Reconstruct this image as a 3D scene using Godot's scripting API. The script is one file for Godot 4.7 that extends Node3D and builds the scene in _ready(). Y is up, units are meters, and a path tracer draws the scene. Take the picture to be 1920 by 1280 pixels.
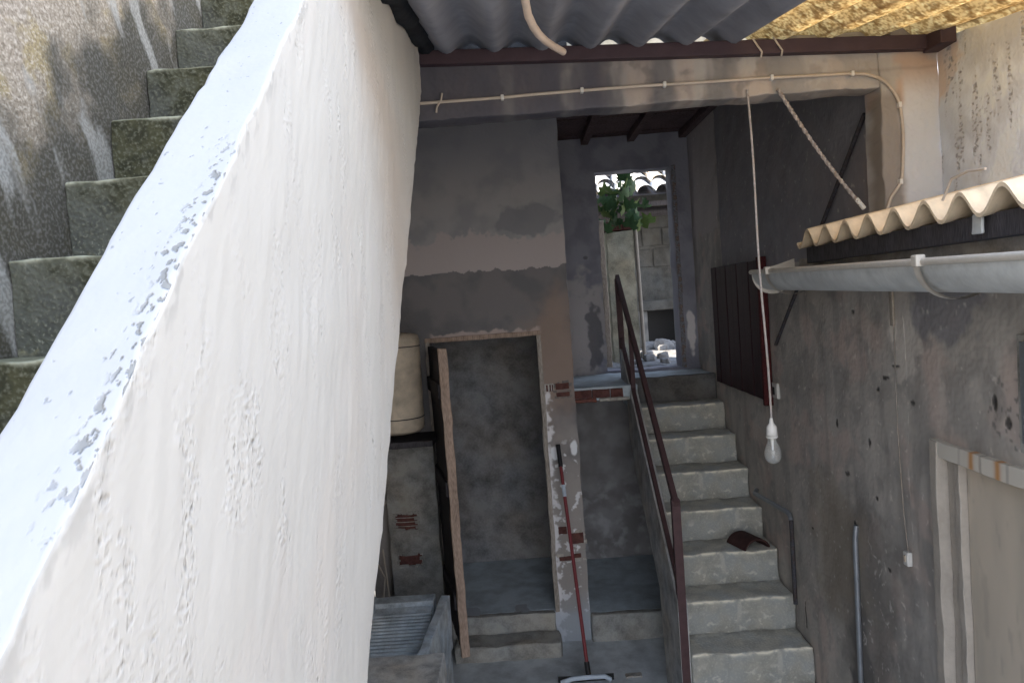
extends Node3D

const HC := 2.4   # eye height above the courtyard floor
var nA := FastNoiseLite.new()
var nD := FastNoiseLite.new()
var nR := FastNoiseLite.new()
var rng := RandomNumberGenerator.new()
var M := {}

# ------------------------------------------------------------------ geometry kit
class MB:
	var v := PackedVector3Array()
	var n := PackedVector3Array()
	var t := PackedVector2Array()
	var ix := PackedInt32Array()

	func quad(a: Vector3, b: Vector3, c: Vector3, d: Vector3, no: Vector3) -> void:
		var s := v.size()
		for p in [a, b, c, d]:
			v.append(p); n.append(no); t.append(Vector2(p.x + p.z, p.y))
		if (b - a).cross(c - a).dot(no) > 0.0:
			ix.append_array(PackedInt32Array([s, s + 2, s + 1, s, s + 3, s + 2]))
		else:
			ix.append_array(PackedInt32Array([s, s + 1, s + 2, s, s + 2, s + 3]))

	func grid(pts: Array, uvs: Array, no: Vector3) -> void:
		# pts: rows of PackedVector3Array
		var s := v.size()
		var w: int = pts[0].size()
		var h: int = pts.size()
		for r in h:
			v.append_array(pts[r]); t.append_array(uvs[r])
			for k in w:
				n.append(no)
		var flip := false
		var a: Vector3 = pts[h / 2 - 1][w / 2 - 1]
		var b: Vector3 = pts[h / 2 - 1][w / 2]
		var c: Vector3 = pts[h / 2][w / 2 - 1]
		flip = (b - a).cross(c - a).dot(no) > 0.0
		for r in h - 1:
			for k in w - 1:
				var i := s + r * w + k
				if flip:
					ix.append_array(PackedInt32Array([i, i + w, i + 1, i + 1, i + w, i + w + 1]))
				else:
					ix.append_array(PackedInt32Array([i, i + 1, i + w, i + 1, i + w + 1, i + w]))

	func smooth(vs: int, is_: int) -> void:
		var acc := {}
		for k in range(is_, ix.size(), 3):
			var fn := -(v[ix[k + 1]] - v[ix[k]]).cross(v[ix[k + 2]] - v[ix[k]])
			for q in 3:
				var p := v[ix[k + q]]
				var key := Vector3i(roundi(p.x * 8000.0), roundi(p.y * 8000.0), roundi(p.z * 8000.0))
				acc[key] = acc.get(key, Vector3.ZERO) + fn
		for k in range(vs, v.size()):
			var p := v[k]
			var m: Vector3 = acc.get(Vector3i(roundi(p.x * 8000.0), roundi(p.y * 8000.0), roundi(p.z * 8000.0)), n[k])
			if m.length_squared() > 1e-16:
				n[k] = m.normalized()

	func tube(pts: Array, rad: float, sides := 8, caps := true, rads: Array = []) -> void:
		var up := Vector3(0.13, 1, 0.21).normalized()
		var rows := []
		var uvs := []
		var vs := v.size()
		var is0 := ix.size()
		for k in pts.size():
			var dir: Vector3 = (pts[min(k + 1, pts.size() - 1)] - pts[max(k - 1, 0)]).normalized()
			if absf(dir.dot(up)) > 0.97:
				up = Vector3(1, 0.1, 0.2).normalized()
			var e := up.cross(dir).normalized()
			up = dir.cross(e).normalized()
			var rr: float = rads[k] if rads.size() else rad
			var row := PackedVector3Array()
			var ur := PackedVector2Array()
			for j in sides + 1:
				var a := TAU * j / sides
				row.append(pts[k] + (e * cos(a) + up * sin(a)) * rr)
				ur.append(Vector2(float(j) / sides, k * 0.1))
			rows.append(row); uvs.append(ur)
		var s := v.size()
		var w := sides + 1
		for r in rows.size():
			v.append_array(rows[r]); t.append_array(uvs[r])
			for j in w:
				n.append((rows[r][j] - pts[r]).normalized())
		for r in rows.size() - 1:
			for j in sides:
				var i := s + r * w + j
				var o: Vector3 = (rows[r][j] - pts[r])
				if (v[i + 1] - v[i]).cross(v[i + w] - v[i]).dot(o) > 0.0:
					ix.append_array(PackedInt32Array([i, i + w, i + 1, i + 1, i + w, i + w + 1]))
				else:
					ix.append_array(PackedInt32Array([i, i + 1, i + w, i + 1, i + w + 1, i + w]))
		if caps:
			for e2 in [0, rows.size() - 1]:
				var no: Vector3 = (pts[e2] - pts[1 if e2 == 0 else e2 - 1]).normalized()
				fan(pts[e2], rows[e2], no)

	func fan(c: Vector3, ring: PackedVector3Array, no: Vector3) -> void:
		var s := v.size()
		v.append(c); n.append(no); t.append(Vector2(c.x + c.z, c.y))
		for p in ring:
			v.append(p); n.append(no); t.append(Vector2(p.x + p.z, p.y))
		for j in ring.size() - 1:
			var a := s + 1 + j
			if (v[a] - c).cross(v[a + 1] - c).dot(no) > 0.0:
				ix.append_array(PackedInt32Array([s, a + 1, a]))
			else:
				ix.append_array(PackedInt32Array([s, a, a + 1]))

	func lathe(at: Vector3, prof: Array, sides := 16, axis := Vector3.UP) -> void:
		# prof: Vector2(radius, height)
		var e := axis.cross(Vector3(0.3, 0.2, 0.9)).normalized()
		var f := axis.cross(e).normalized()
		var vs := v.size()
		var is0 := ix.size()
		var w := sides + 1
		for k in prof.size():
			for j in w:
				var a := TAU * j / sides
				var o := e * cos(a) + f * sin(a)
				v.append(at + axis * prof[k].y + o * prof[k].x)
				var d: Vector2 = prof[min(k + 1, prof.size() - 1)] - prof[max(k - 1, 0)]
				n.append((o * d.y - axis * d.x).normalized())
				t.append(Vector2(float(j) / sides * 2.0, prof[k].y))
		for k in prof.size() - 1:
			for j in sides:
				var i := vs + k * w + j
				var o2: Vector3 = n[i] + n[i + w] + n[i + 1]
				var c1 := (v[i + 1] - v[i]).cross(v[i + w] - v[i])
				if c1.length() < 1e-12:
					c1 = (v[i + 1 + w] - v[i + 1]).cross(v[i + w] - v[i + 1]) 
				if c1.dot(o2) > 0.0:
					ix.append_array(PackedInt32Array([i, i + w, i + 1, i + 1, i + w, i + w + 1]))
				else:
					ix.append_array(PackedInt32Array([i, i + 1, i + w, i + 1, i + w + 1, i + w]))

	func box(lo: Vector3, hi: Vector3) -> void:
		var c := [Vector3(lo.x, lo.y, lo.z), Vector3(hi.x, lo.y, lo.z), Vector3(hi.x, hi.y, lo.z), Vector3(lo.x, hi.y, lo.z), Vector3(lo.x, lo.y, hi.z), Vector3(hi.x, lo.y, hi.z), Vector3(hi.x, hi.y, hi.z), Vector3(lo.x, hi.y, hi.z)]
		quad(c[0], c[1], c[2], c[3], Vector3.FORWARD)
		quad(c[4], c[5], c[6], c[7], Vector3.BACK)
		quad(c[0], c[4], c[7], c[3], Vector3.LEFT)
		quad(c[1], c[5], c[6], c[2], Vector3.RIGHT)
		quad(c[3], c[2], c[6], c[7], Vector3.UP)
		quad(c[0], c[1], c[5], c[4], Vector3.DOWN)

	func xf(tr: Transform3D, from := 0) -> void:
		for k in range(from, v.size()):
			v[k] = tr * v[k]
			n[k] = (tr.basis * n[k]).normalized()

	func mesh() -> ArrayMesh:
		var a := []
		a.resize(Mesh.ARRAY_MAX)
		a[Mesh.ARRAY_VERTEX] = v
		a[Mesh.ARRAY_NORMAL] = n
		a[Mesh.ARRAY_TEX_UV] = t
		a[Mesh.ARRAY_INDEX] = ix
		var m := ArrayMesh.new()
		m.add_surface_from_arrays(Mesh.PRIMITIVE_TRIANGLES, a)
		return m

func P(x: float, y: float, d: float) -> Vector3:
	return Vector3(x, y, -d)

func D(p: Vector3, amp: float) -> Vector3:
	var a := Vector3(nD.get_noise_3d(p.x * 4.0, p.y * 4.0, p.z * 4.0), nD.get_noise_3d(p.x * 4.0 + 71.0, p.y * 4.0, p.z * 4.0), nD.get_noise_3d(p.x * 4.0, p.y * 4.0 + 133.0, p.z * 4.0))
	var b := Vector3(nD.get_noise_3d(p.x * 30.0, p.y * 30.0, p.z * 30.0), nD.get_noise_3d(p.x * 30.0 + 71.0, p.y * 30.0, p.z * 30.0), nD.get_noise_3d(p.x * 30.0, p.y * 30.0 + 133.0, p.z * 30.0))
	return (a * 1.6 + b * 0.9) * amp

func ticks(lo: float, hi: float, cell: float, r: float) -> PackedFloat32Array:
	var o := PackedFloat32Array()
	var k: int = max(1, ceili((hi - lo - 2.0 * r) / cell))
	if r > 0.0:
		o.append_array(PackedFloat32Array([lo, lo + r * 0.45]))
	for i in k + 1:
		o.append(lo + r + (hi - lo - 2.0 * r) * i / k)
	if r > 0.0:
		o.append_array(PackedFloat32Array([hi - r * 0.45, hi]))
	return o

func planar(p: Vector3, nn: Vector3) -> Vector2:
	if absf(nn.y) > 0.5:
		return Vector2(p.x, -p.z)
	if absf(nn.x) > 0.5:
		return Vector2(-p.z, -p.y)
	return Vector2(p.x, -p.y)

func rough(mb: MB, lo: Vector3, hi: Vector3, cell: float, r: float, amp: float, uvf = null, mp = null, skip := []) -> void:
	var T := [ticks(lo.x, hi.x, cell, r), ticks(lo.y, hi.y, cell, r), ticks(lo.z, hi.z, cell, r)]
	var vs := mb.v.size()
	var is0 := mb.ix.size()
	var ri := Vector3.ONE * r
	for ax in 3:
		for s in 2:
			if skip.has(ax * 2 + s):
				continue
			var ua := (ax + 1) % 3
			var va := (ax + 2) % 3
			var no := Vector3.ZERO
			no[ax] = 1.0 if s == 1 else -1.0
			var rows := []
			var uvs := []
			for vv in T[va]:
				var row := PackedVector3Array()
				var ur := PackedVector2Array()
				for uu in T[ua]:
					var p := Vector3.ZERO
					p[ax] = hi[ax] if s == 1 else lo[ax]
					p[ua] = uu
					p[va] = vv
					if uvf != null:
						ur.append(uvf.call(p, no))
					else:
						ur.append(planar(p, no))
					if r > 0.0:
						var q := p.clamp(lo + ri, hi - ri)
						var dd := p - q
						if dd.length_squared() > 0.0:
							p = q + dd.normalized() * r
					if mp != null:
						p = mp.call(p)
					if amp > 0.0:
						p += D(p, amp)
					row.append(p)
				rows.append(row); uvs.append(ur)
			mb.grid(rows, uvs, no)
	mb.smooth(vs, is0)

# a wall sheet with openings: origin o, axes u and w (unit), outward normal no, size, holes as Rect2 in (u,w), reveal depth
func wall(mb: MB, o: Vector3, u: Vector3, w: Vector3, no: Vector3, size: Vector2, holes: Array, thick: float, cell: float, amp: float, uvf = null, hole_thick := -1.0) -> void:
	var us := [0.0, size.x]
	var ws := [0.0, size.y]
	for h in holes:
		us.append_array([h.position.x, h.end.x]); ws.append_array([h.position.y, h.end.y])
	us = _fill(us, cell); ws = _fill(ws, cell)
	var vs := mb.v.size()
	var is0 := mb.ix.size()
	for b in ws:
		for a in us:
			var p: Vector3 = o + u * a + w * b
			mb.t.append(uvf.call(p, no) if uvf != null else Vector2(a, -b))
			mb.v.append(p + D(p, amp)); mb.n.append(no)
	var W: int = us.size()
	var flip := u.cross(w).dot(no) > 0.0
	for j in ws.size() - 1:
		for i in W - 1:
			var c := Vector2((us[i] + us[i + 1]) * 0.5, (ws[j] + ws[j + 1]) * 0.5)
			var inside := false
			for h in holes:
				if h.has_point(c):
					inside = true
			if inside:
				continue
			var k: int = vs + j * W + i
			if flip:
				mb.ix.append_array(PackedInt32Array([k, k + W, k + 1, k + 1, k + W, k + W + 1]))
			else:
				mb.ix.append_array(PackedInt32Array([k, k + 1, k + W, k + 1, k + W + 1, k + W]))
	mb.smooth(vs, is0)
	# reveals
	var ht := hole_thick if hole_thick > 0.0 else thick
	for h in holes:
		_strip(mb, o, u, w, no, us, ws, h, ht, amp, uvf, -1.0)
	# back and rim
	_strip(mb, o, u, w, no, us, ws, Rect2(Vector2.ZERO, size), thick, amp, uvf, 1.0)
	var q: Vector3 = o - no * thick
	for j in ws.size() - 1:
		for i in W - 1:
			var c := Vector2((us[i] + us[i + 1]) * 0.5, (ws[j] + ws[j + 1]) * 0.5)
			var inside := false
			for h in holes:
				if h.has_point(c) and hole_thick <= 0.0:
					inside = true
			if not inside:
				mb.quad(q + u * us[i] + w * ws[j], q + u * us[i + 1] + w * ws[j], q + u * us[i + 1] + w * ws[j + 1], q + u * us[i] + w * ws[j + 1], -no)

func _fill(a: Array, cell: float) -> Array:
	a.sort()
	var o := []
	for k in a.size():
		if k > 0 and a[k] - a[k - 1] < 1e-4:
			continue
		if o.size():
			var p: float = o[-1]
			var m := int(ceil((a[k] - p) / cell))
			for q in range(1, m):
				o.append(p + (a[k] - p) * q / m)
		o.append(a[k])
	return o

func _strip(mb: MB, o: Vector3, u: Vector3, w: Vector3, no: Vector3, us: Array, ws: Array, h: Rect2, th: float, amp: float, uvf, sgn: float) -> void:
	for side in 4:
		var vs := mb.v.size()
		var is0 := mb.ix.size()
		var rows := []
		var uvs := []
		var horiz := side < 2
		var fixed: float = [h.position.y, h.end.y, h.position.x, h.end.x][side]
		var dirn: Vector3 = [-w, w, -u, u][side] * sgn
		for k in 2:
			var row := PackedVector3Array()
			var ur := PackedVector2Array()
			for a in (us if horiz else ws):
				var lo: float = h.position.x if horiz else h.position.y
				var hi: float = h.end.x if horiz else h.end.y
				if a < lo - 1e-4 or a > hi + 1e-4:
					continue
				var p: Vector3 = o + (u * a + w * fixed if horiz else u * fixed + w * a)
				var pd: Vector3 = p + D(p, amp)
				row.append(pd - no * (th * k))
				ur.append((uvf.call(p, no) if uvf != null else Vector2(a, fixed)) + Vector2(0.01, 0.01) * k)
			rows.append(row); uvs.append(ur)
		mb.grid(rows, uvs, dirn)
		mb.smooth(vs, is0)

func prism(mb: MB, poly: PackedVector2Array, mapper: Callable, a: float, b: float) -> void:
	# poly in a plane; mapper(Vector2, offset) -> Vector3
	var tri := Geometry2D.triangulate_polygon(poly)
	var ax: Vector3 = (mapper.call(poly[0], b) - mapper.call(poly[0], a)).normalized()
	for s in 2:
		var off := a if s == 0 else b
		var no := -ax if s == 0 else ax
		for k in range(0, tri.size(), 3):
			var q := []
			for j in 3:
				q.append(mapper.call(poly[tri[k + j]], off))
			var st := mb.v.size()
			for p in q:
				mb.v.append(p); mb.n.append(no); mb.t.append(planar(p, no))
			if (q[1] - q[0]).cross(q[2] - q[0]).dot(no) > 0.0:
				mb.ix.append_array(PackedInt32Array([st, st + 2, st + 1]))
			else:
				mb.ix.append_array(PackedInt32Array([st, st + 1, st + 2]))
	var cw := Geometry2D.is_polygon_clockwise(poly)
	for k in poly.size():
		var p0 := poly[k]
		var p1 := poly[(k + 1) % poly.size()]
		var a0: Vector3 = mapper.call(p0, a)
		var a1: Vector3 = mapper.call(p1, a)
		var b0: Vector3 = mapper.call(p0, b)
		var b1: Vector3 = mapper.call(p1, b)
		var e2 := (p1 - p0).normalized()
		var out2 := Vector2(e2.y, -e2.x) if not cw else Vector2(-e2.y, e2.x)
		var mid := (p0 + p1) * 0.5
		var no: Vector3 = (mapper.call(mid + out2 * 0.01, a) - mapper.call(mid, a)).normalized()
		mb.quad(a0, a1, b1, b0, no)

# ------------------------------------------------------------------ naming kit
var used := {}
func numbered(s: String) -> String:
	var k: int = used.get(s, 0)
	used[s] = k + 1
	return s if k == 0 else "%s_%03d" % [s, k]

func thing(called: String, label: String, category: String, at: Vector3, group := "") -> Node3D:
	var o := Node3D.new()
	o.name = numbered(called)
	add_child(o)
	o.position = at
	tag(o, label, category, group)
	return o

func tag(o: Node, label: String, category: String, group := "") -> void:
	o.set_meta("label", label)
	o.set_meta("category", category)
	if group:
		o.set_meta("group", group)

# parts are modelled where they stand; a part's own origin cancels its thing's
func part(called: String, mb: MB, m: Material, parent: Node3D = null) -> MeshInstance3D:
	var o := MeshInstance3D.new()
	o.mesh = mb.mesh()
	o.material_override = m
	o.name = called
	if parent == null:
		o.name = numbered(called)
		add_child(o)
	else:
		parent.add_child(o, true)
		if parent.get_parent() == self and not parent is MeshInstance3D:
			o.position = -parent.position
	return o

func struct_(called: String, mb: MB, m: Material) -> MeshInstance3D:
	var o := part(called, mb, m)
	o.set_meta("kind", "structure")
	return o

# ------------------------------------------------------------------ paint kit
func fb(x: float, y: float, f: float, s := 0.0) -> float:
	return nA.get_noise_2d(x * f + s * 37.1, y * f - s * 17.3)

func ss(a: float, b: float, x: float) -> float:
	var k := clampf((x - a) / (b - a), 0.0, 1.0)
	return k * k * (3.0 - 2.0 * k)

func blob(x: float, y: float, cx: float, cy: float, rx: float, ry: float, rag := 0.6, f := 6.0, soft := 0.15) -> float:
	var q := sqrt(pow((x - cx) / rx, 2.0) + pow((y - cy) / ry, 2.0)) + fb(x, y, f, cx + cy) * rag
	return 1.0 - ss(1.0 - soft, 1.0 + soft, q)

# f(x, y) in metres -> Color (linear) with the height in alpha
func paint(w: int, h: int, x0: float, x1: float, y0: float, y1: float, f) -> Array:
	var got := _band(w, h, 0, h, x0, x1, y0, y1, f)
	return [ImageTexture.create_from_image(got[0]), ImageTexture.create_from_image(got[1])]

func _band(w: int, h: int, j0: int, j1: int, x0: float, x1: float, y0: float, y1: float, f) -> Array:
	var im := Image.create(w, j1 - j0, false, Image.FORMAT_RGB8)
	var hm := Image.create(w, j1 - j0, false, Image.FORMAT_RF)
	for j in range(j0, j1):
		var y := y1 + (y0 - y1) * (j + 0.5) / h
		for i in w:
			var c: Color = f.call(x0 + (x1 - x0) * (i + 0.5) / w, y)
			hm.set_pixel(i, j - j0, Color(c.a, 0, 0))
			c.a = 1.0
			im.set_pixel(i, j - j0, c.linear_to_srgb())
	return [im, hm]

func painted(tx: Array, rough_: float, bump: float, repeat := false) -> StandardMaterial3D:
	var m := StandardMaterial3D.new()
	m.albedo_texture = tx[0]
	m.roughness = rough_
	m.metallic_specular = 0.3
	m.texture_repeat = repeat
	if bump > 0.0:
		m.heightmap_enabled = true
		m.heightmap_texture = tx[1]
		m.heightmap_scale = bump
	return m

func lin(r: float, g: float, b: float) -> Color:
	return Color(r, g, b).linear_to_srgb()

var seam := {}
func tri(r: float, g: float, b: float, tex: String, scale: float, rough_ := 0.9, bump := 0.15, metal := 0.0) -> StandardMaterial3D:
	var m := StandardMaterial3D.new()
	m.albedo_color = lin(r, g, b)
	m.roughness = rough_
	m.metallic = metal
	m.metallic_specular = 0.35
	m.uv1_triplanar = true
	m.uv1_world_triplanar = true
	m.uv1_scale = Vector3.ONE * scale
	if tex:
		m.albedo_texture = seam[tex][0]
		if bump > 0.0:
			m.heightmap_enabled = true
			m.heightmap_texture = seam[tex][1]
			m.heightmap_scale = bump
	return m

func seamless(seed_: int, size: int, f: Callable, freqs: Array) -> Array:
	var ims := []
	for k in freqs.size():
		var nn := FastNoiseLite.new()
		nn.seed = seed_ + k
		nn.noise_type = FastNoiseLite.TYPE_SIMPLEX_SMOOTH
		nn.frequency = freqs[k] / size
		nn.fractal_octaves = 4
		ims.append(nn.get_seamless_image(size, size))
	var im := Image.create(size, size, false, Image.FORMAT_RGB8)
	var hm := Image.create(size, size, false, Image.FORMAT_RF)
	for j in size:
		for i in size:
			var a := []
			for q in ims:
				a.append(q.get_pixel(i, j).r)
			var c: Color = f.call(a)
			hm.set_pixel(i, j, Color(c.a, 0, 0))
			c.a = 1.0
			im.set_pixel(i, j, c.linear_to_srgb())
	return [ImageTexture.create_from_image(im), ImageTexture.create_from_image(hm)]

func mixc(a: Color, b: Color, k: float) -> Color:
	return a.lerp(b, clampf(k, 0.0, 1.0))

# ------------------------------------------------------------------ scene
func _ready() -> void:
	rng.seed = 7
	nA.seed = 11; nA.noise_type = FastNoiseLite.TYPE_SIMPLEX_SMOOTH; nA.frequency = 1.0; nA.fractal_octaves = 4
	nD.seed = 5; nD.noise_type = FastNoiseLite.TYPE_SIMPLEX_SMOOTH; nD.frequency = 1.0; nD.fractal_octaves = 2
	# camera
	var cam := Camera3D.new()
	cam.name = "camera"
	cam.position = Vector3(0, HC, 0)
	cam.rotation_degrees = Vector3(-3.0176, 0.7908, -4.1182)
	cam.fov = 49.134
	cam.near = 0.05
	cam.far = 300.0
	add_child(cam)
	cam.current = true
	# sky, exposure
	var we := WorldEnvironment.new()
	we.name = "environment"
	var env := Environment.new()
	var sky := Sky.new()
	var sm := ProceduralSkyMaterial.new()
	sm.sky_top_color = Color(0.60, 0.67, 0.78)
	sm.sky_horizon_color = Color(1.0, 1.0, 1.0)
	sm.sky_curve = 0.3
	sm.ground_bottom_color = Color(0.35, 0.33, 0.30)
	sm.ground_horizon_color = Color(0.6, 0.6, 0.58)
	sky.sky_material = sm
	env.background_mode = Environment.BG_SKY
	env.sky = sky
	env.tonemap_mode = Environment.TONE_MAPPER_LINEAR
	env.tonemap_exposure = 4.3
	env.sdfgi_enabled = true
	env.ssao_enabled = true
	env.ssil_enabled = true
	we.environment = env
	add_child(we)
	var sun := DirectionalLight3D.new()
	sun.name = "sun"
	sun.light_color = Color(1.0, 0.94, 0.85)
	sun.light_energy = 1.6
	sun.light_angular_distance = 0.5
	sun.shadow_enabled = true
	add_child(sun)
	sun.look_at_from_position(Vector3.ZERO, -Vector3(-0.60, 0.62, -0.50), Vector3.UP)

	_materials()
	_ground()
	_left_side()
	_house()
	_landing_and_stairs()
	_portal()
	_right_building()
	_roofs()
	_canopy()
	_beyond()
	_laundry()
	_small_things()

func _materials() -> void:
	seam["grime"] = seamless(3, 320, func(a):
		var k: float = 0.62 + 0.55 * (a[0] - 0.5) + 0.45 * (a[1] - 0.5) + 0.28 * (a[2] - 0.5)
		var w: float = (a[3] - 0.5) * 0.16
		k = clampf(k + 0.16, 0.2, 1.0)
		return Color(k * (1.0 + w), k, k * (1.0 - w * 1.2), 0.5 * a[1] + 0.5 * a[2]), [3.0, 10.0, 60.0, 2.0])
	seam["stucco"] = seamless(23, 320, func(a):
		var k: float = clampf(0.92 + 0.2 * (a[0] - 0.5) + 0.12 * (a[1] - 0.5), 0.4, 1.0)
		return Color(k, k, k, 0.55 * a[1] + 0.45 * a[2]), [4.0, 22.0, 70.0])
	seam["floor"] = seamless(13, 320, func(a):
		var k: float = clampf(0.86 + 0.5 * (a[0] - 0.5) + 0.3 * (a[1] - 0.5) + 0.12 * (a[2] - 0.5), 0.3, 1.0)
		return Color(k, k * 0.99, k * 0.97, 0.5 * a[1] + 0.5 * a[2]), [3.0, 9.0, 50.0])
	seam["wood"] = seamless(43, 256, func(a):
		var k: float = clampf(0.75 + 0.8 * (a[1] - 0.5) + 0.35 * (a[0] - 0.5), 0.25, 1.0)
		return Color(k, k * 0.97, k * 0.94, a[1]), [3.0, 26.0])
	seam["rust"] = seamless(63, 256, func(a):
		var k: float = clampf(0.75 + 0.9 * (a[1] - 0.5), 0.3, 1.0)
		var r: float = ss(0.52, 0.66, a[0])
		return Color(k, k * (1.0 - 0.25 * r), k * (1.0 - 0.4 * r), a[1]), [5.0, 24.0])
	M.floor = tri(0.62, 0.71, 0.78, "floor", 0.8, 0.5, 0.2)
	M.ground = tri(0.48, 0.46, 0.42, "grime", 0.6, 0.9, 0.2)
	M.concrete = tri(0.46, 0.445, 0.41, "grime", 0.9, 0.92, 0.35)
	M.plaster_brown = tri(0.27, 0.235, 0.21, "grime", 1.1, 0.9, 0.2)
	M.dark_concrete = tri(0.17, 0.165, 0.16, "grime", 0.8, 0.92, 0.3)
	M.plaster_dark = tri(0.34, 0.33, 0.33, "grime", 0.7, 0.92, 0.25)
	M.ceiling = tri(0.13, 0.088, 0.09, "wood", 1.6, 0.85, 0.1)
	M.fibro = tri(0.345, 0.35, 0.395, "floor", 0.9, 0.9, 0.02)
	M.fibro_tan = tri(0.93, 0.755, 0.545, "floor", 2.0, 0.9, 0.12)
	M.brick = tri(0.165, 0.073, 0.063, "grime", 3.0, 0.9, 0.3)
	M.mortar = tri(0.62, 0.58, 0.53, "grime", 3.0, 0.92, 0.3)
	M.red_steel = tri(0.070, 0.045, 0.054, "stucco", 3.0, 0.6, 0.03)
	M.red_rail = tri(0.105, 0.060, 0.062, "stucco", 4.0, 0.6, 0.1)
	M.red_wood = tri(0.045, 0.014, 0.018, "wood", 2.0, 0.65, 0.1)
	M.wood_edge = tri(0.55, 0.415, 0.335, "wood", 1.3, 0.8, 0.2)
	M.wood_dark = tri(0.09, 0.085, 0.095, "wood", 1.3, 0.8, 0.2)
	M.wood_pale = tri(0.52, 0.47, 0.42, "wood", 2.0, 0.75, 0.15)
	for k in ["wood_edge", "wood_dark", "wood_pale", "red_wood"]:
		M[k].uv1_scale = Vector3(9.0, 0.8, 9.0)
	M.frame_pale = tri(0.47, 0.42, 0.365, "stucco", 1.6, 0.75, 0.12)
	M.cream = tri(0.70, 0.59, 0.46, "floor", 1.7, 0.55, 0.03)
	M.zinc = tri(0.66, 0.68, 0.68, "floor", 1.3, 0.45, 0.02)
	M.zinc_lip = tri(0.62, 0.57, 0.50, "stucco", 3.0, 0.5, 0.03)
	M.fascia = tri(0.42, 0.37, 0.32, "grime", 1.4, 0.9, 0.2)
	M.white_plastic = tri(0.74, 0.72, 0.68, "stucco", 3.0, 0.4, 0.0)
	M.cable = tri(0.55, 0.47, 0.39, "stucco", 3.0, 0.55, 0.0)
	M.hose = tri(0.78, 0.62, 0.50, "stucco", 3.0, 0.45, 0.0)
	M.rope = tri(0.50, 0.44, 0.40, "grime", 8.0, 0.9, 0.2)
	M.black = tri(0.02, 0.02, 0.022, "", 1.0, 0.5, 0.0)
	M.tar = tri(0.025, 0.027, 0.032, "grime", 3.0, 0.9, 0.3)
	M.steel = tri(0.36, 0.38, 0.41, "stucco", 3.0, 0.4, 0.0, 0.6)
	M.dark_pipe = tri(0.085, 0.085, 0.10, "rust", 3.0, 0.6, 0.0)
	M.red_pole = tri(0.24, 0.045, 0.05, "stucco", 3.0, 0.35, 0.0)
	M.blue_white = tri(0.62, 0.70, 0.80, "stucco", 3.0, 0.4, 0.0)
	M.sink = tri(0.62, 0.68, 0.725, "grime", 1.2, 0.8, 0.15)
	M.sink_slab = tri(0.68, 0.665, 0.63, "grime", 1.6, 0.85, 0.3)
	M.rubble = tri(0.24, 0.24, 0.25, "grime", 3.0, 0.95, 0.3)
	M.shed_wall = tri(0.085, 0.083, 0.078, "grime", 0.9, 0.92, 0.3)
	M.tile_roof = tri(0.80, 0.78, 0.76, "grime", 1.5, 0.9, 0.1)
	M.tile_red = tri(0.10, 0.042, 0.036, "grime", 3.0, 0.9, 0.2)
	M.yard_and_shade_wall = tri(0.33, 0.32, 0.265, "grime", 0.9, 0.92, 0.3)
	var bulb := StandardMaterial3D.new()
	bulb.albedo_color = Color(0.9, 0.9, 0.88, 0.18)
	bulb.transparency = BaseMaterial3D.TRANSPARENCY_ALPHA
	bulb.roughness = 0.12
	M.glass = bulb
	var leaf := tri(0.040, 0.090, 0.036, "grime", 6.0, 0.6, 0.0)
	leaf.backlight_enabled = true
	leaf.backlight = Color(0.5, 0.5, 0.5)
	M.leaf = leaf
	var leaf2 := tri(0.09, 0.14, 0.04, "grime", 6.0, 0.6, 0.0)
	leaf2.backlight_enabled = true
	leaf2.backlight = Color(0.5, 0.5, 0.5)
	M.leaf_pale = leaf2

	# white parapet: x = distance along, y = height above the sloping line; strip above 1.40 is the coping (y - 1.40 = across)
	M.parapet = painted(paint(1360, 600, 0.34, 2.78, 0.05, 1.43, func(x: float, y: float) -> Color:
		var Y := y + 0.857 * x
		var g := fb(x * 0.42, Y, 120.0, 3.0)
		var m := fb(x * 0.4, Y, 9.0, 1.0)
		var col := fb(x * 0.9 + 0.10 * (1.4 - y) + 0.03 * m, Y * 0.3, 9.0, 2.0)
		var band := ss(-0.05, 0.38, col) * (0.35 + 0.65 * ss(-0.2, 0.3, fb(x, Y, 3.0, 9.0)))
		var bumps := fb(x * 0.42, Y, 105.0, 4.0)
		var pit := ss(0.22, 0.45, fb(x * 0.45, Y, 140.0, 6.0)) * band
		var lump := ss(0.05, 0.4, bumps) * band
		var h := 0.5 + 0.05 * g + 0.06 * m + 0.24 * lump - 0.26 * pit
		var hole := ss(0.50, 0.6, fb(x * 0.45, Y, 70.0, 12.0)) * band
		h -= 0.6 * hole
		var c := Color(0.735, 0.715, 0.685)
		c = mixc(c, Color(0.76, 0.715, 0.67), 0.6 * ss(0.0, 0.5, fb(x, y, 1.6, 14.0)))
		c = mixc(c, Color(0.79, 0.78, 0.76), 0.6 * lump)
		c = mixc(c, Color(0.42, 0.40, 0.38), 0.45 * pit + 0.7 * hole)
		# brown band, part stain, and greyer zone: the roof's light falloff put into colour
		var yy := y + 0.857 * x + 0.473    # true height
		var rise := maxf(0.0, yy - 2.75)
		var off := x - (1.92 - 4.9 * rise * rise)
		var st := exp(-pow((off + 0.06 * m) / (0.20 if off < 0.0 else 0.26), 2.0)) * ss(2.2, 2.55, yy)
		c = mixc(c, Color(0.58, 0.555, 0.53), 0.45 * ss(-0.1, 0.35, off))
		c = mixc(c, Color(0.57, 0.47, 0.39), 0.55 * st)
		var edge := ss(1.36, 1.40, y) * ss(0.0, 0.35, fb(x, y, 24.0, 8.0))
		c = mixc(c, Color(0.45, 0.44, 0.42), 0.5 * edge)
		c = Color(c.r * 0.78, c.g * 0.775, c.b * 0.76)
		c.a = h
		return c)
		, 0.85, 0.48, true)

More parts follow.
